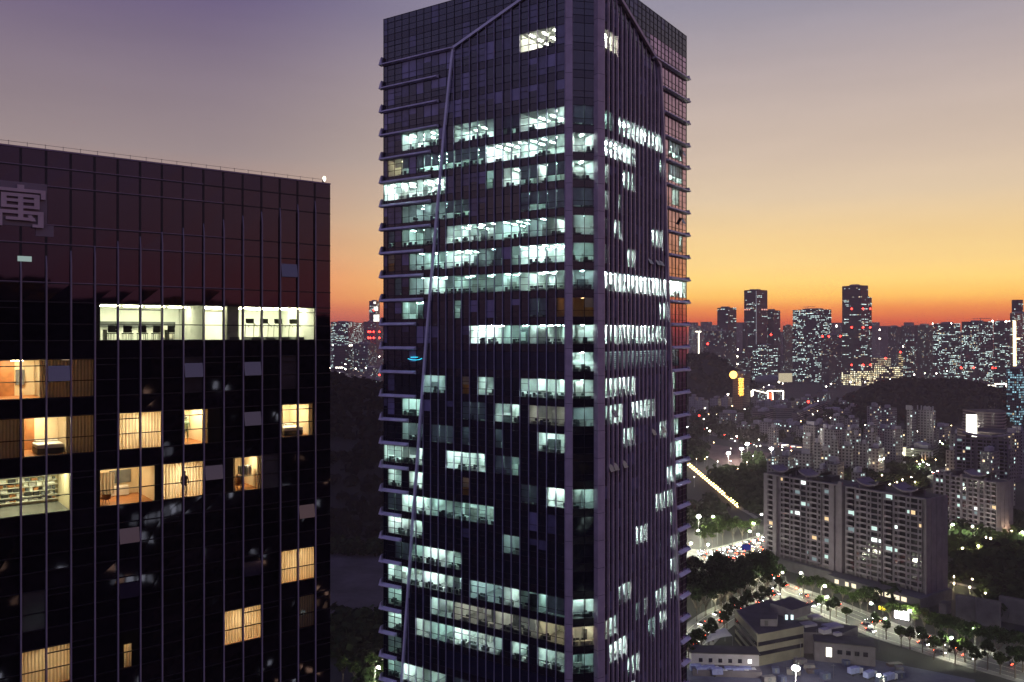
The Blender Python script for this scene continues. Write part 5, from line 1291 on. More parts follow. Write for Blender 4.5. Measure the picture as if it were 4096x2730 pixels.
h1=hf(-225,800,330,270,93,3.1); h1b=hf(-60,820,200,230,70,1.7)
hill('hill_left',-560,150,540,1080,lambda x,y:max(h1(x,y),h1b(x,y)),60,40,2600,9,'forest',1)
h2=hf((3740-CX)/F*1500,1500,155,230,50,9.2); h2b=hf((3960-CX)/F*1400,1420,230,170,34,4.4); h2c=hf((3640-CX)/F*1500,1480,130,140,24,7.7)
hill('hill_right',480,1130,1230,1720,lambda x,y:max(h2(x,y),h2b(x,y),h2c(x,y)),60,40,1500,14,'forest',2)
h3=hf((2790-CX)/F*1800,1800,150,150,84,5.5); h3b=hf((2690-CX)/F*1800,1800,190,150,86,8.5)
hill('hill_middle',150,580,1640,1970,lambda x,y:max(h3(x,y),h3b(x,y)),36,26,600,15,'forest',4)
# ---- tree cover nobody could count, between the buildings
def cover(name,regions,seed,label):
    rr=random.Random(seed); mb=MB()
    for (x0,x1,y0,y1,n,s) in regions:
        for _ in range(n):
            yy=1/rr.uniform(1/(y1-HY),1/(y0-HY))+HY if False else rr.uniform(y0,y1); xx=rr.uniform(x0,x1)
            if 2700<xx<3060 and -14<yy-(1861+.848*(xx-2753))<62: continue
            p=G(xx,yy); q=s*rr.uniform(.6,1.3)
            clump(mb,p+Vector((0,0,q*.55)),q*.8,q*.6,30,q*.26,rr)
    o=mb.build(name,M['leaf2']); o['kind']='stuff'; o['label']=label
cover('tree_cover',[(2760,3060,1690,1760,90,9),(2960,3260,1700,1780,90,8),(2700,2820,1780,1850,40,8),(2830,3060,1880,2060,150,7),(2960,3060,1840,1960,40,8),
  (3230,3560,1905,1960,120,8),(3560,3720,1880,1960,50,7),(3300,3700,1640,1740,120,10),(3620,3800,1810,1870,60,7),(3750,4000,1790,1850,60,8),(2760,3300,1600,1680,120,9)],11,'dark tree cover between the middle distance buildings')
cover('park_trees',[(3800,4200,2080,2330,240,7.5),(3950,4300,2330,2480,110,7),(2700,2900,2030,2130,40,6),(3420,3700,2380,2420,10,6)],12,'dark trees of the park right of the apartment blocks')
cover('slope_trees',[(1280,1720,2490,2640,130,6.5),(1300,1700,2190,2225,60,6),(1450,1560,2650,2760,24,5)],13,'dark trees at the foot of the bare slope')
# ---- trees
def tree_proto(h,r,seed,dense,leafm,slim=False):
    rr=random.Random(seed); t=thing('tree','dark round crowned tree','tree',(0,0,0))
    mb=MB(); z1=h*(.42 if not slim else .5)
    mb.tube([(0,0,0),(rr.uniform(-.2,.2),rr.uniform(-.2,.2),z1*.6),(rr.uniform(-.3,.3),rr.uniform(-.3,.3),z1*1.25)],[.26,.2,.14],7)
    tips=[]
    for k in range(6):
        a=2*PI*k/6+rr.uniform(-.4,.4); l=r*rr.uniform(.45,.8); e=Vector((math.cos(a)*l,math.sin(a)*l,h*rr.uniform(.55,.85)))
        mb.tube([(0,0,z1*rr.uniform(.6,1.0)),e*.5+Vector((0,0,z1*.45)),e],[.13,.09,.04],5); tips.append(e)
    mb.build('trunk',M['bark'],t)
    mb=MB()
    for e in tips+[Vector((rr.uniform(-.3,.3)*r,rr.uniform(-.3,.3)*r,h*rr.uniform(.72,.9))) for _ in range(10)]:
        e=e+Vector((rr.uniform(-.2,.2)*r,rr.uniform(-.2,.2)*r,rr.uniform(-.06,.08)*h)); clump(mb,e,r*rr.uniform(.18,.46),r*rr.uniform(.16,.36),int(dense*.9),.33,rr)
    mb.build('crown',leafm,t)
    return t
protos=[tree_proto(13,5.6,1,85,M['leaf']),tree_proto(14,6.6,2,110,M['leaf2']),tree_proto(9.5,3.2,3,60,M['leaf2'],True),tree_proto(8,3.0,4,55,M['leaf'],True)]
used=[False]*4
def tree(kind,p,label,group,s=1.0):
    o=protos[kind]
    if used[kind]: o=copy_tree(protos[kind])
    used[kind]=True
    o.location=p; o.rotation_euler=(0,0,rnd.uniform(0,6.28)); s*=rnd.uniform(.88,1.15); o.scale=(s,s,s*rnd.uniform(.92,1.1)); o['label']=label; o['group']=group; o['category']='tree'
    return o
gb='big trees in the dark grove'
for i in range(52):
    px=2735+rnd.uniform(0,345); py=rnd.uniform(2335,2515-(px-2735)*.36)
    tree(1,G(px,py),'big dark tree of the grove between the road bend and the side road',gb,1.15)
for i in range(14):
    p=ROADS['tree_road'][int(len(ROADS['tree_road'])*(.2+.055*i))%len(ROADS['tree_road'])]; tree(2,p+Vector((5.5,-7.5,0))+Vector((rnd.uniform(-1,1),rnd.uniform(-1,1),0)),'thin street tree silhouetted against the lit side road','street trees of the side road',1.1)
for i,(x,y) in enumerate(((3285,2455),(3320,2480),(3345,2470),(3385,2495),(3500,2540),(3545,2560),(3605,2590),(3640,2600),(3690,2612),(3735,2640),(3775,2628),(3820,2660),(3860,2650),(3900,2690),(3950,2680),(4000,2700),(4060,2715),(4090,2690))):
    tree(2 if i%3 else 3,G(x,y),'small street tree on the near pavement of the avenue','street trees of the avenue',1.0 if x<3700 else 1.15)
for x,y in ((3250,2385),(3290,2385),(3330,2405),(3370,2415),(3410,2440),(3440,2450),(3480,2445),(3560,2500),(3590,2490),(3660,2520),(3700,2530),(3740,2545),(3790,2550),(3850,2590),(3900,2580)):
    tree(0,G(x,y),'round street tree on the far pavement of the avenue by the apartment blocks','trees on the far pavement',.8)
for x,y in ((3870,2610),(3930,2620),(3990,2640),(4050,2650),(3830,2590),(4080,2640),(3760,2580)):
    tree(1,G(x,y),'big dark tree in front of the blank grey walls','trees in front of the blank walls',.95)
for x,y in ((2850,2190),(2890,2180),(2930,2180),(2970,2170),(3010,2150),(2820,2205)):
    tree(0,G(x,y),'green tree on the lit median of the main road','trees on the median',1.15)
for x,y in ((2868,2130),(3118,2345),(3284,2395),(3472,2445),(3215,2395)):
    tree(3,G(x,y),'small tree lit pale green by the street lamp beside it','lamp lit trees',1.2)
for x,y in ((1490,2720),(1420,2740),(1535,2730),(1370,2735)):
    tree(3,G(x,y),'lamp lit tree at the foot of the slope left of the main tower','lamp lit trees by the main tower',1.1)
# ---- lamps
def lamp_proto(h,mat,r,arm,name,label):
    t=thing(name,label,'street lamp',(0,0,0)); mb=MB(); mb.tube([(0,0,0),(0,0,h)],[.14,.08],6)
    if arm: mb.tube([(0,0,h),(arm*.6,0,h+.35),(arm,0,h+.3)],[.07,.06,.05],5)
    mb.build('pole',M['pole'],t); mb=MB(); mb.ball((arm,0,h+.2),r,sc=(1.2,.9,.75),seg=10,ring=6); mb.build('lamp_head',mat,t); return t
LP={'w':lamp_proto(10,M['lamp_white'],.5,1.8,'street_lamp',''),'p':lamp_proto(4,M['lamp_warm'],.24,0,'park_lamp',''),'f':lamp_proto(14,emat('floodlight head',(1,.93,.80),900),1.2,0,'flood_lamp',''),'g':lamp_proto(1.6,emat('path light',(1,.66,.26),26,False),.55,0,'path_lamp','')}
LH={'w':10,'p':4,'f':14,'g':1.6}; LU={k:False for k in LP}
def lamp(kind,p,label,group=None,s=1.0,rot=None):
    o=LP[kind]
    if LU[kind]: o=copy_tree(o)
    LU[kind]=True
    o.location=p; o.scale=(s,s,s); o.rotation_euler=(0,0,rnd.uniform(0,6.28) if rot is None else rot); o['label']=label
    o['category']={'w':'street lamp','p':'park lamp','f':'floodlight','g':'path lamp'}[kind]
    if group: o['group']=group
    return o
def lampat(kind,px,py,label,group=None,s=1.0): return lamp(kind,G(px,py,LH[kind]*s)-Vector((0,0,LH[kind]*s)),label,group,s)
lampat('f',3183,2676,'blazing floodlight on a pole in the yard at the bottom of the picture',s=1.0)
lampat('f',2794,2068,'blazing floodlight beside the bend of the main road',s=1.0)
for x,y in ((2914,1815),(2966,1797),(2989,1777),(3086,1797)): lampat('f',x,y,'floodlight of the reddish building site','floodlights of the building site',1.3)
for x,y in ((2862,2068),(3038,2143),(2968,2178),(2742,2113),(2804,2126),(3035,2059),(3500,2420),(3118,2290),(3284,2345),(2700,2190),(2900,2200)): lampat('w',x,y,'tall white street lamp beside the main road','lamps of the main road')
c=ROADS['avenue']
for i in range(3,len(c),5):
    for o in (-1,1):
        d=(c[min(i+1,len(c)-1)]-c[i-1]).normalized(); n=Vector((-d.y,d.x,0)); lamp('w',c[i]+n*11.2*o,'white street lamp along the avenue','lamps of the avenue',.9,math.atan2(-n.y*o,-n.x*o))
c=ROADS['tree_road']
for i in range(2,len(c),5):
    d=(c[min(i+1,len(c)-1)]-c[i-1]).normalized(); n=Vector((-d.y,d.x,0)); lamp('w',c[i]+n*7.5,'white street lamp along the side road','lamps of the side road',.9,math.atan2(-n.y,-n.x))
for x,y in ((3816,2310),(3889,2319),(3816,2337),(3879,2352),(3942,2375),(4080,2413),(4074,2216)): lampat('p',x,y,'warm low park lamp in the dark park','lamps of the dark park',1.0)
for x,y in ((3831,2161),(3850,2195),(3913,2187),(4047,2124),(3942,2153),(3962,2157)): lampat('p',x,y,'bright warm lamp on the plaza right of the apartment blocks','lamps of the plaza',1.6)
for x,y in ((3799,2101),(3896,2111),(4076,2130)): lampat('w',x,y,'bright white lamp on the plaza right of the apartment blocks','white lamps of the plaza',1.1)
for x,y in ((3423,1947),(3546,1965),(3573,1977),(3588,1930),(3645,1912),(3528,1903),(3690,1925),(3620,1950),(3500,1930),(3560,1940),(3610,1920),(3660,1930),(3480,1950),(3635,1965)): lampat('p',x,y,'pale lamp among the lit garden trees between the housing blocks','lamps of the garden',1.5)
for x,y in ((3773,1776),(3618,1815),(4052,1758),(3700,1850),(3680,1856),(3720,1862),(4070,1800),(4090,1795),(3332,1900)): lampat('w',x,y,'white lamp among the far housing blocks','far white lamps',1.0)
for i in range(24):
    f=i/23; x=2752+198*f; y=1861+167*f
    for k in (0,1): lampat('g',x+7*k,y-4*k,'small warm path light in the double row along the garden path','path lights')
lampat('w',1500,2668,'lamp lighting the trees at the foot of the slope left of the main tower')
for x,y in ((2760,2240),(2800,2195),(2830,2240),(2870,2180),(2935,2165),(2990,2190),(3020,2160)): lampat('w',x,y-62,'tall white street lamp beside the main road','lamps of the main road')
# far lamps: globes on masts
def farlamp(px,py,d,label,group,mat=None,r=None):
    p=P(px,py,d); t=thing('far_lamp',label,'lamp',(p.x,p.y,0),group); mb=MB(); mb.tube([(p.x,p.y,0),(p.x,p.y,p.z)],.2,5); mb.build('mast',M['pole'],t)
    mb=MB(); mb.ball(p,(r or .9)*d/1500,seg=8,ring=5); mb.build('lamp_head',mat or M['lamp_far'],t)
M['lamp_red']=emat('red sign lamp',(1,.04,.03),9,False)
for x,y in ((98,740),(318,745),(262,985),(262,1048),(393,1043),(522,1035),(65,1033),(695,887),(345,742)): farlamp(Hx(x),Hy_(y),1850,'white lamp in the gap left of the main tower','lamps in the gap')
for x in range(140,225,14): farlamp(Hx(x),Hy_(1028),1800,'white lamp in the gap left of the main tower','lamps in the gap',r=.6)
for x in range(85,215,26): farlamp(Hx(x),Hy_(1095),1700,'white lamp in the gap left of the main tower','lamps in the gap',r=.5)
farlamp(Hx(697),Hy_(1122),1650,'red lamp in the gap left of the main tower',None,M['lamp_red'],1.6)
farlamp(1517,958+0,500,'bright white lamp on a mast left of the main tower',None,None,.8) if False else None
for x,y,r in ((A_(705),Ay(930),1),(A_(700),Ay(1022),1),(A_(700),Ay(1125),.9),(A_(60),Ay(1040),1.1),(A_(148),Ay(1035),1.1),(A_(105),Ay(1052),.7),(A_(220),Ay(1038),.7),(A_(910),Ay(1420),1.3),(A_(1050),Ay(1440),1.2),(A_(1255),Ay(1365),1.4),(A_(1305),Ay(1385),.8),(A_(1120),Ay(1405),.8),(A_(1950),Ay(1390),1),(A_(1885),Ay(1425),.9),(A_(2210),Ay(1365),1.1),(B_(20),Ay(1365),1.1),(B_(575),Ay(1390),1.2),(B_(215),Ay(1362),.8),(B_(490),Ay(1345),1),(B_(550),Ay(1330),1.2),(B_(870),Ay(1265),1),(B_(1165),Ay(1250),1),(B_(1310),Ay(1215),.7),(B_(1015),Ay(1250),.7)):
    farlamp(x,y,2050,'white lamp among the feet of the skyline towers','lamps below the skyline',None,r)
for x,y,r in ((B_(410),Ay(668),1.1),(B_(408),Ay(785),1.2),(B_(1916),Ay(552),1.5),(B_(2095),Ay(557),1.5),(B_(2140),Ay(552),.8),(A_(2020),Ay(617),1.6),(B_(1118),Ay(585),.8),(B_(1365),Ay(583),.8),(B_(722),Ay(890),.9)):
    farlamp(x,y,2235,'white rooftop level lamp on the skyline','rooftop lamps of the skyline',None,r)
for x,y,r,d in ((A_(303),Ay(855),2.0,2400),(A_(1645),Cy(160)-0,2.2,1400),(A_(190),Cy(345),1.6,1350),(B_(1955),Ay(1178),1.3,2200)):
    farlamp(x,y,d,'big red sign lamp in the middle distance','red sign lamps',M['lamp_red'],r)
FLR=random.Random(31)
for i in range(120):
    x=FLR.uniform(2770,4060); d=FLR.uniform(760,1750); p=G(x,HY+459000/d)
    farlamp(x,HY+(H-9)*F/d,d,'small lamp in the lanes of the old quarter','lamps of the old quarter',M['lamp_far_warm'] if i%3==0 else M['lamp_far'],FLR.uniform(.4,.85))
for x,y,r in ((2839,1725,1.3),(2947,1746,1.2),(2912,1578,1.5),(2815,1677,.8),(3035,1760,.9),(3050,1785,.8),(3178,1791,1.2),(3196,1795,1.2)):
    farlamp(x,y,1050 if y>1600 else 1500,'white lamp along the far curving road','lamps of the far road',None,r)
# ---- cars
def car_proto():
    t=thing('car','small dark car','car',(0,0,0)); mb=MB(); L2,W=2.2,.88
    prof=[(-L2,.35),(-L2,.8),(-1.75,.95),(-1.2,1.42),(.45,1.42),(1.15,.95),(2.05,.82),(L2,.62),(L2,.35)]
    a=[Vector((x,-W*(1 if z<1 else .85),z)) for x,z in prof]; b=[Vector((x,W*(1 if z<1 else .85),z)) for x,z in prof]
    for i in range(len(prof)):
        j=(i+1)%len(prof); mb.quad(a[i],a[j],b[j],b[i],1 if i in (2,4) else 0)
    mb.poly(a); mb.poly(b[::-1]); mb.build('body',[pmat('car paint',(.10,.10,.11),.25),M['wing']],t)
    for x in (-1.35,1.35):
        for y in (-1,1):
            mb=MB(); mb.tube([(x,y*.78,.32),(x,y*.92,.32)],.32,10); mb.build('wheel',M['black'],t)
    hm=emat('headlamp',(1,.96,.85),120,False); tm=emat('tail lamp',(1,.05,.02),50,False)
    for y in (-.6,.6):
        mb=MB(); mb.box((L2+.02,y,.66),(.03,0,0),(0,.22,0),(0,0,.1)); mb.build('headlight',hm,t)
        mb=MB(); mb.box((-L2-.02,y,.8),(.03,0,0),(0,.22,0),(0,0,.09)); mb.build('taillight',tm,t)
    return t
CARP=car_proto(); CU=[False]
def car(p,ang,label,group):
    o=CARP if not CU[0] else copy_tree(CARP); CU[0]=True
    o.location=p; o.rotation_euler=(0,0,ang); o['label']=label; o['group']=group; o['category']='car'
def traffic(key,lanes,spacing,label,group,f0=0,f1=1,jitter=.5):
    c=ROADS[key]; L_=0; nxt={o:rnd.uniform(0,spacing) for o,_ in lanes}; tot=sum((b-a).length for a,b in zip(c,c[1:]))
    for a,b in zip(c,c[1:]):
        l=(b-a).length; d=(b-a)/l; n=Vector((-d.y,d.x,0))
        for o,dr in lanes:
            while nxt[o]<L_+l:
                if f0*tot<=nxt[o]<=f1*tot:
                    p=a+d*(nxt[o]-L_)+n*o; an=math.atan2(d.y,d.x)+(PI if dr<0 else 0); car(p+Vector((0,0,.1)),an,label,group)
                nxt[o]+=spacing*rnd.uniform(1-jitter,1+jitter)+5
        L_+=l
traffic('avenue',[(-6.8,1),(-2.6,1),(2.6,-1),(6.8,-1)],26,'car with its lights on driving along the avenue','cars on the avenue',.03,.8)
traffic('tree_road',[(-3.2,1),(3.2,-1)],13,'car with its lights on in the side road beside the grove','cars in the side road',.2,1)
traffic('wide_road',[(-10,1),(-6.5,1),(-3,1),(3,-1),(6.5,-1),(10,-1)],5,'car with its lights on at the bend of the main road','cars on the main road',.15,.8)
traffic('far_road',[(-7,1),(-3,1),(3,-1),(7,-1)],34,'far car with its lights on along the curving road','cars on the far road',.15,.95)
traffic('garden_road',[(-2,1),(2,-1)],10,'far car with its lights on in the garden road','cars in the garden road')
# ================================================================== signs, shops and the buildings at the bottom right
def gz(px,py,z): return G(px,py,z)
def board(name,label,cat,px,py,d,wd,hh,col,st,ang,frame=.25):
    p=P(px,py,d); u=Vector((math.cos(ang),math.sin(ang),0)); n=Vector((u.y,-u.x,0))
    t=thing(name,label,cat,(p.x,p.y,0)); mb=MB(); mb.box(p,u*(wd/2+frame),n*.25,(0,0,hh/2+frame)); mb.build('frame',M['frame'],t)
    mb=MB(); mb.box(p+n*.3,u*(wd/2),n*.04,(0,0,hh/2)); mb.build('face',emat(label[:20],col,st),t)
    mb=MB(); mb.tube([(p.x,p.y,0),(p.x,p.y,p.z-hh/2)],.3,8); mb.build('post',M['pole'],t); return t
board('billboard','glaring white lit billboard on the far side of the avenue','billboard',3607,2460,404,6.5,4.0,(1,.95,.95),9,-.75)
board('shop_sign','small yellow lit oval shop sign left of the white billboard','sign',3531,2434,412,3.6,1.7,(1,.72,.05),2.6,-.75)
board('lit_sign','upright glowing warm sign at the left foot of the apartment blocks','sign',3057,2250,470,3.0,7.5,(1,.78,.42),7,-.5)
board('road_sign','dark blue road sign beside a tall lamp at the main road','road sign',2985,2190,505,5,3.2,(.03,.04,.3),.6,.1)
# lit shop front under the apartment blocks
sf=thing('shop_building','low shop building with lit windows under the nearest apartment block','shop building',tuple(Vector((*(o1+D1n*86),0))))
nn=Vector((D1n.y,-D1n.x,0)); D3d=Vector((D1n.x,D1n.y,0)); O3=Vector((o1.x,o1.y,0))+nn*3.2
mb=MB(); mb.box(O3+D3d*76+nn*4+Vector((0,0,3.2)),D3d*26,nn*4,(0,0,3.2)); mb.build('wall',M['apt2'],sf)
SW=emat('shop window glow',(1,.88,.62),1.3)
for i,(t_,w_) in enumerate(((56,1.2),(62,1.0),(66,1.3),(72,.9),(77,1.6),(80.6,1.6),(85,1.7),(89.5,1.7),(93.5,1.4))):
    mb=MB(); mb.box(O3+D3d*t_+nn*8.03+Vector((0,0,4.2)),D3d*w_,nn*.04,(0,0,1.1)); f=mb.build('window',SW if i!=3 else M['wing'],sf)
# traffic lights
tl_p=None
for px,py in ((3086,2302),(3113,2309),(3185,2355)):
    p=G(px,py,6.5)
    if tl_p is None:
        t=thing('traffic_light','red traffic light hanging over the road junction','traffic light',(p.x,p.y,0),'red traffic lights'); tl_p=t
        mb=MB(); mb.tube([(p.x+4,p.y,0),(p.x+4,p.y,6.8),(p.x,p.y,6.8)],.11,6); mb.build('pole',M['pole'],t)
        mb=MB(); mb.box((p.x,p.y,6.5),(.25,0,0),(0,.2,0),(0,0,.6)); mb.build('housing',M['black'],t)
        mb=MB(); mb.ball((p.x,p.y-.3,6.7),.5,seg=8,ring=5); mb.build('red_lamp',emat('red signal',(1,.04,.02),40,False),t)
    else:
        o=copy_tree(tl_p); o.location=(p.x,p.y,0)
# dark angled building with the cream banded wing
lb=thing('angled_building','dark roofed angled building with a cream banded wall in front of the junction','building',tuple(G(3100,2500)))
def extr(pxs,z,mat,name,top,parent,z0=0):
    pts=[gz(x,y,z) for x,y in pxs]; mb=MB(); mb.prism([(p.x,p.y) for p in pts],z0,z,0,1); return mb.build(name,[mat,top],parent),pts
M['cream_wall']=pmat('cream rendered wall',(.125,.115,.085),.85,var=.2,scale=.2); M['greywall']=pmat('grey block wall',(.10,.088,.10),.9,var=.25,scale=.2)
o,pw=extr([(3029,2540),(3215,2505),(3083,2396),(2940,2442)][::1],13,M['cream_wall'],'wall',M['roofdark'],lb)
extr([(3045,2526),(3372,2534),(3432,2505),(3215,2478)],9,M['greywall'],'rear_wing',M['roofdark'],lb)
for cx_,cy_,w_,h_ in ((3130,2520,2.2,1.2),(3170,2540,1.6,1.6),(3230,2530,3,1.0),(3300,2560,2,1.8),(3350,2570,1.4,1.2),(3260,2500,2.5,1.0),(3330,2535,3.5,.8),(3200,2560,1.2,2.2)):
    q=gz(cx_,cy_-28,9); mb=MB(); mb.box(q+Vector((0,0,h_/2)),(w_,.4*w_,0),(-.3*w_,.7*w_,0),(0,0,h_/2)); mb.build('roof_unit',M['conc'],lb)
a,b=pw[3],pw[0]                                    # banded side facing the side road
d=(b-a); ln=d.length; d=d/ln; n_=Vector((-d.y,d.x,0)); 
if n_.dot(Vector((0,-1,0)))<0 and n_.x>0: n_=-n_
n_=Vector((d.y,-d.x,0)); n_= n_ if n_.dot(Vector((-1,-.3,0)))>0 else -n_
mb=MB()
for z in (2.2,5.6,9.0): mb.box((a+b)/2*1+n_*.06+Vector((0,0,z-13)),d*(ln/2-.4),n_*.08,(0,0,.8))
mb.build('window_band',M['wing'],lb)
mb=MB(); mb.box((a+b)/2+n_*.2+Vector((0,0,.3)),d*(ln/2+.3),n_*.35,(0,0,.35)); mb.build('parapet',M['cream_wall'],lb)
pa,pb=pw[0],pw[1]; d=(pb-pa).normalized(); ln=(pb-pa).length; n_=Vector((d.y,-d.x,0))
mb=MB(); mb.box((pa+pb)/2+n_*.1+Vector((0,0,-4)),d*(ln/2-.5),n_*.1,(0,0,.8)); mb.box((pa+pb)/2+n_*.1+Vector((0,0,-8)),d*(ln/2-.5),n_*.1,(0,0,.8)); mb.build('window_band',M['wing'],lb)
o,pp=extr([(3080,2412),(3170,2442),(3243,2420),(3160,2385)],17,M['greywall'],'roof_house',M['roofdark'],lb,13); o,pp2=extr([(3042,2478),(3108,2478),(3112,2452),(3050,2450)],16,M['greywall'],'roof_house',M['roofdark'],lb,13)
mb=MB(); q=pp2[0].lerp(pp2[1],.35); mb.box(q+Vector((0,-.06,-1.6)),(.7,0,0),(0,.05,0),(0,0,1.1)); mb.build('door',M['black'],lb)
mb=MB(); q=pp2[1]+Vector((6,-1,-1.5)); 
for k in (0,3.2): mb.box(gz(3146+k*7,2470,14)+Vector((0,0,0)),(.5,0,0),(0,.3,0),(0,0,1.0))
mb.build('roof_light',emat('roof light',(.8,1,1),1.3),lb)
# low white service building with small square windows
wb=thing('service_building','low white service building with a row of small dark windows and one lit window','low building',tuple(G(2900,2690)))
a=gz(2765,2612,7); b=gz(3036,2620,7); d=(b-a).normalized(); ln=(b-a).length; n_=Vector((d.y,-d.x,0))
mb=MB(); c=(a+b)/2; mb.box(Vector((c.x,c.y,3.5))-n_*4,d*(ln/2),n_*4,(0,0,3.5)); mb.build('wall',M['whitewall'] if 'whitewall' in M else pmat('white wall',(.27,.255,.27),.85,var=.2,scale=.2),wb)
mb=MB(); mb.box(Vector((c.x,c.y,7.15))-n_*4,d*(ln/2+.5),n_*4.5,(0,0,.15)); mb.build('roof',M['roofdark'],wb)
for i in range(6):
    q=a+d*(ln*(.14+.145*i)); mb=MB(); mb.box(Vector((q.x,q.y,4.2))+n_*.03,d*.75,n_*.04,(0,0,.8)); mb.build('window',emat('white lit window',(1,1,.95),2.5) if i==5 else M['wing'],wb)
mb=MB(); mb.box(Vector((c.x,c.y,1.2))+n_*3,d*(ln/2),n_*3,(0,0,1.2)); mb.build('front_wall',M['greywall'],wb)
# rows of bright shop units along the far road and at the plaza
for i,(x,y,d,wd,hh,c_,s_) in enumerate(((3108,1781,1060,9,4,(1,.93,.75),4),(3124,1783,1055,8,4,(1,.95,.8),5),(3140,1786,1045,9,4,(1,.9,.68),4),(3160,1790,1040,6,3,(1,.85,.55),3),(3178,1792,1035,8,4,(1,.95,.8),5),(3196,1797,1030,6,5,(1,.7,.45),4),(3618,1812,960,8,12,(1,.9,.6),1.6),(3680,1856,900,16,4.5,(1,.80,.5),7),(3712,1858,895,9,3.5,(1,.9,.72),5),(3668,1862,893,6,4,(1,.55,.2),4))):
    p=P(x,y,d); t=thing('shop_unit','bright lit shop unit far off beside the road','shop',(p.x,p.y,0),'lit shop units'); mb=MB(); mb.box(Vector((p.x,p.y+4,p.z)),(wd/2+.5,0,0),(0,4,0),(0,0,hh/2+.6)); mb.build('wall',M['conc'],t)
    mb=MB(); mb.box(Vector((p.x,p.y-.1,p.z)),(wd/2,0,0),(0,.06,0),(0,0,hh/2)); mb.build('front_window',emat('shop glow',c_,s_),t)
sh=thing('lit_shed','long shed with glaring white roof lights at the right edge','shed',tuple(G(4075,1850)))
a=P(4035,1822,930); b=P(4120,1790,990); mb=MB(); mb.box((a+b)/2-Vector((0,0,3)),(b-a)/2,(3,6,0),(0,0,3)); mb.build('wall',M['conc'],sh)
for k in range(5):
    q=a.lerp(b,.1+.2*k); mb=MB(); mb.box(q+Vector((0,0,.6)),(b-a)*.075,(1,2.5,0),(0,0,.4)); mb.build('roof_light',emat('white roof light',(1,.97,.85),9),sh)
# container like site building with one tall lit doorway
cb=thing('site_building','flat grey site building with one tall bright lit doorway behind the floodlight','site building',tuple(G(3380,2690)))
a=gz(3258,2577,7); b=gz(3502,2600,7); d=(b-a).normalized(); ln=(b-a).length; n_=Vector((d.y,-d.x,0)); c=(a+b)/2
mb=MB(); mb.box(Vector((c.x,c.y,4))-n_*5,d*(ln/2),n_*5,(0,0,4)); mb.build('wall',M['greywall'],cb)
mb=MB(); mb.box(Vector((c.x,c.y,8.15))-n_*5,d*(ln/2+.3),n_*5.3,(0,0,.15)); mb.build('roof',M['roofdark'],cb)
q=a+d*(ln*.24); mb=MB(); mb.box(Vector((q.x,q.y,4.2))+n_*.04,d*1.1,n_*.05,(0,0,1.9)); mb.build('door',emat('lit doorway',(1,.97,.80),3),cb)
for i in range(4):
    q=a+d*(ln*(.42+.14*i)); mb=MB(); mb.box(Vector((q.x,q.y,4.6))+n_*.03,d*.9,n_*.04,(0,0,.9)); mb.build('window',M['wing'],cb)
# white tensile canopy beside the side road
cn=thing('canopy','pale curved canopy roof between the side road and the cream banded wing','canopy',tuple(G(2870,2600)))
mb=MB(); n=10; A0=gz(2830,2545,6); A1=gz(2900,2512,6); A2=gz(2820,2575,5); A3=gz(2930,2545,5)
for i in range(n):
    f0,f1=i/n,(i+1)/n
    for j in range(4):
        g0,g1=j/4,(j+1)/4
        def S_(f,g): p=(A0.lerp(A1,f)).lerp(A2.lerp(A3,f),g); p=p.copy(); p.z+=1.8*math.sin(PI*f)*(.4+.6*math.sin(PI*g)); return p
        mb.quad(S_(f0,g0),S_(f1,g0),S_(f1,g1),S_(f0,g1),0,None,True)
mb.build('roof_skin',pmat('pale canopy skin',(.5,.49,.42),.7,var=.1),cn)
mb=MB()
for p in (A0,A1,A2,A3): mb.tube([(p.x,p.y,0),p],.12,6)
mb.build('post',M['pole'],cn)
# blank grey walls at the right edge, three staggered blocks
for i,(x0,x1,y,d) in enumerate(((3822,3905,2392,400),(3905,4005,2412,392),(3995,4300,2440,383))):
    tower_b(('left','middle','right')[i]+' one of the three blank grey walled blocks at the right edge','building',x0,x1,y,d,M['greywall'],pxm=x1-4,A=62 if False else 8,name='blank_block',roof=False)
tower_b('small grey gate house between the apartment blocks and the blank walls','gate house',3755,3805,2418,405,M['greywall'],A=20,name='gate_house',roof=False)
# pipes and poles of the yard, parked lorries
def lorry_proto():
    t=thing('lorry','small lorry','lorry',(0,0,0)); mb=MB(); mb.abox(-3,1.4,-1.1,1.1,.9,3.1); mb.build('cargo_box',pmat('blue tarpaulin',(.20,.22,.40),.7),t)
    mb=MB(); mb.abox(1.6,3.2,-1.05,1.05,.6,2.5); mb.build('cab',pmat('white cab',(.5,.5,.52),.4),t); mb=MB(); mb.abox(3.2,3.22,-.9,.9,1.5,2.3); mb.build('windscreen',M['wing'],t)
    for x in (-2,2.3):
        for y in (-1,1): mb=MB(); mb.tube([(x,y*.9,.45),(x,y*1.12,.45)],.45,10); mb.build('wheel',M['black'],t)
    return t
lp=lorry_proto(); first=True
for i,(x,y,a) in enumerate(((2790,2690,.1),(2815,2700,.1),(2845,2695,.2),(2875,2705,.1),(2930,2700,0),(2960,2703,0),(2990,2700,0),(3480,2715,.6),(3560,2725,.5),(3420,2700,.4))):
    o=lp if first else copy_tree(lp); first=False; o.location=G(x,y)+Vector((0,0,.04)); o.rotation_euler=(0,0,a); o['label']='small lorry parked in the yard at the bottom of the picture'; o['group']='lorries parked in the yard'
lampat('w',3536,2705,'white lamp on the right side of the yard')

C['hall']=citymat('lit hall wall',(.3,.3,.32),6,5,.85,.6,.7,es=1.3,cool=(.7,.95,1),warm=(1,.85,.6),wmix=.2,v0=0)
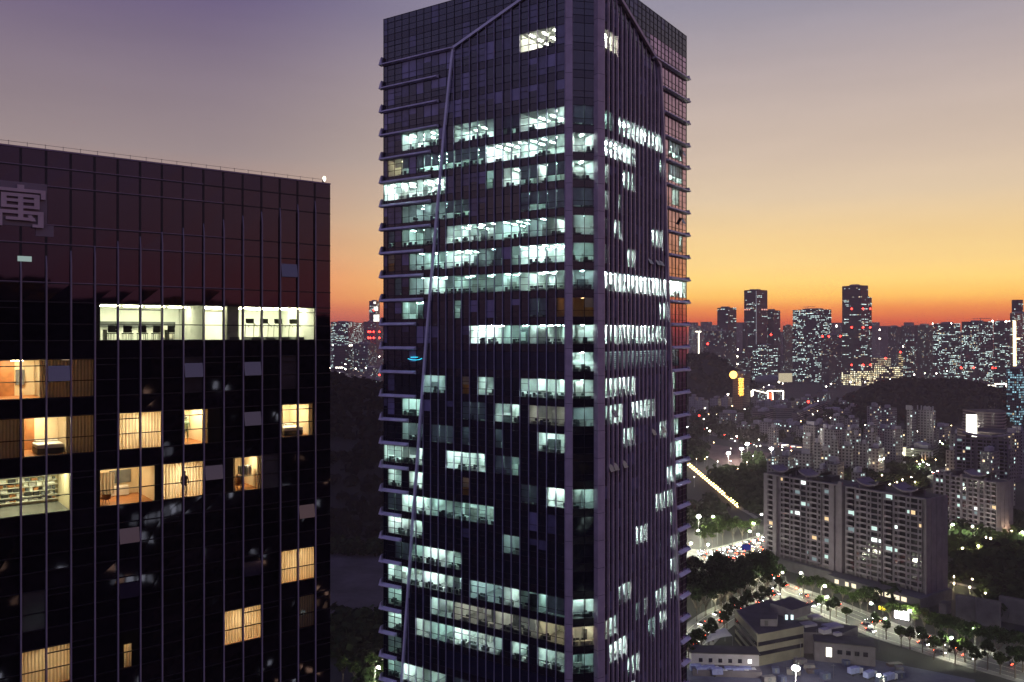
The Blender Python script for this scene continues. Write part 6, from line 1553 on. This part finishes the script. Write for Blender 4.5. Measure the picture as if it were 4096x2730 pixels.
# dark offices behind the viewer, seen mirrored in the glass of the left block
for i,(x,y,wx,wy,hh) in enumerate(((150,-75,26,20,146),(205,-40,24,22,141),(120,-120,22,20,152),(250,-95,30,24,139))):
    t=thing('office_building','dark office block behind the viewer, mirrored in the glass of the left block','office building',(x,y,0),'offices mirrored in the left block')
    mb=MB(); mb.prism([(x-wx,y-wy),(x+wx,y-wy),(x+wx,y+wy),(x-wx,y+wy)],0,hh,0,1); mb.build('wall',[C['resid'] if i in (1,3) else C['offdark'],M['roofdark']],t)
for i,(x,y,wx,wy,hh) in enumerate(((262,-215,26,20,22),(205,-165,14,10,8),(300,-140,16,16,30))):
    t=thing('low_building','brightly lit low hall behind the viewer, mirrored in the glass of the left block','low building',(x,y,0),'lit halls mirrored in the left block')
    mb=MB(); mb.prism([(x-wx,y-wy),(x+wx,y-wy),(x+wx,y+wy),(x-wx,y+wy)],0,hh,0,1); mb.build('wall',[C['hall'],M['conc']],t)
# evening haze over the whole city
hz_=MB(); hz_.abox(-4300,4300,-1000,4900,-1,298)
hm_=bpy.data.materials.new('evening haze'); N,L=nt(hm_); N.remove(N['Principled BSDF'])
pv=N.new('ShaderNodeVolumePrincipled'); pv.inputs['Color'].default_value=(.95,.78,.84,1); pv.inputs['Density'].default_value=1.05e-4; pv.inputs['Anisotropy'].default_value=.2
L.new(pv.outputs[0],N['Material Output'].inputs['Volume'])
o=hz_.build('haze',hm_); o['kind']='stuff'

RY=random.Random(44)
for i in range(16):
    p=G(RY.uniform(3050,3600),RY.uniform(2655,2730)); 
    t=thing('site_container','low dark storage container standing in the yard at the bottom of the picture','container',(p.x,p.y,0),'containers in the yard'); a=RY.uniform(-.3,.5)
    u=Vector((math.cos(a),math.sin(a),0)); v=Vector((-u.y,u.x,0)); l_=RY.uniform(1.2,3.0); h_=RY.uniform(.5,1.3)
    mb=MB(); mb.box(p+Vector((0,0,h_)),u*l_,v*1.2,(0,0,h_)); mb.build('body',pmat('container paint',RY.choice(((.05,.06,.12),(.10,.09,.10),(.14,.13,.13),(.07,.05,.05))),.6),t)
    mb=MB(); mb.box(p-v*1.22+Vector((0,0,h_)),u*(l_*.3),v*.02,(0,0,h_*.8)); mb.build('door',M['desk'],t)
for i in range(10):
    p=G(RY.uniform(3060,3560),RY.uniform(2600,2720)); hh=RY.uniform(5,11)
    t=thing('site_pole','thin dark pole with a cross arm standing in the yard','pole',(p.x,p.y,0),'poles in the yard'); mb=MB(); mb.tube([p,p+Vector((0,0,hh))],.09,5); mb.build('shaft',M['pole'],t)
    mb=MB(); mb.tube([p+Vector((-.8,0,hh-.5)),p+Vector((.8,0,hh-.5))],.06,5); mb.build('cross_arm',M['pole'],t)
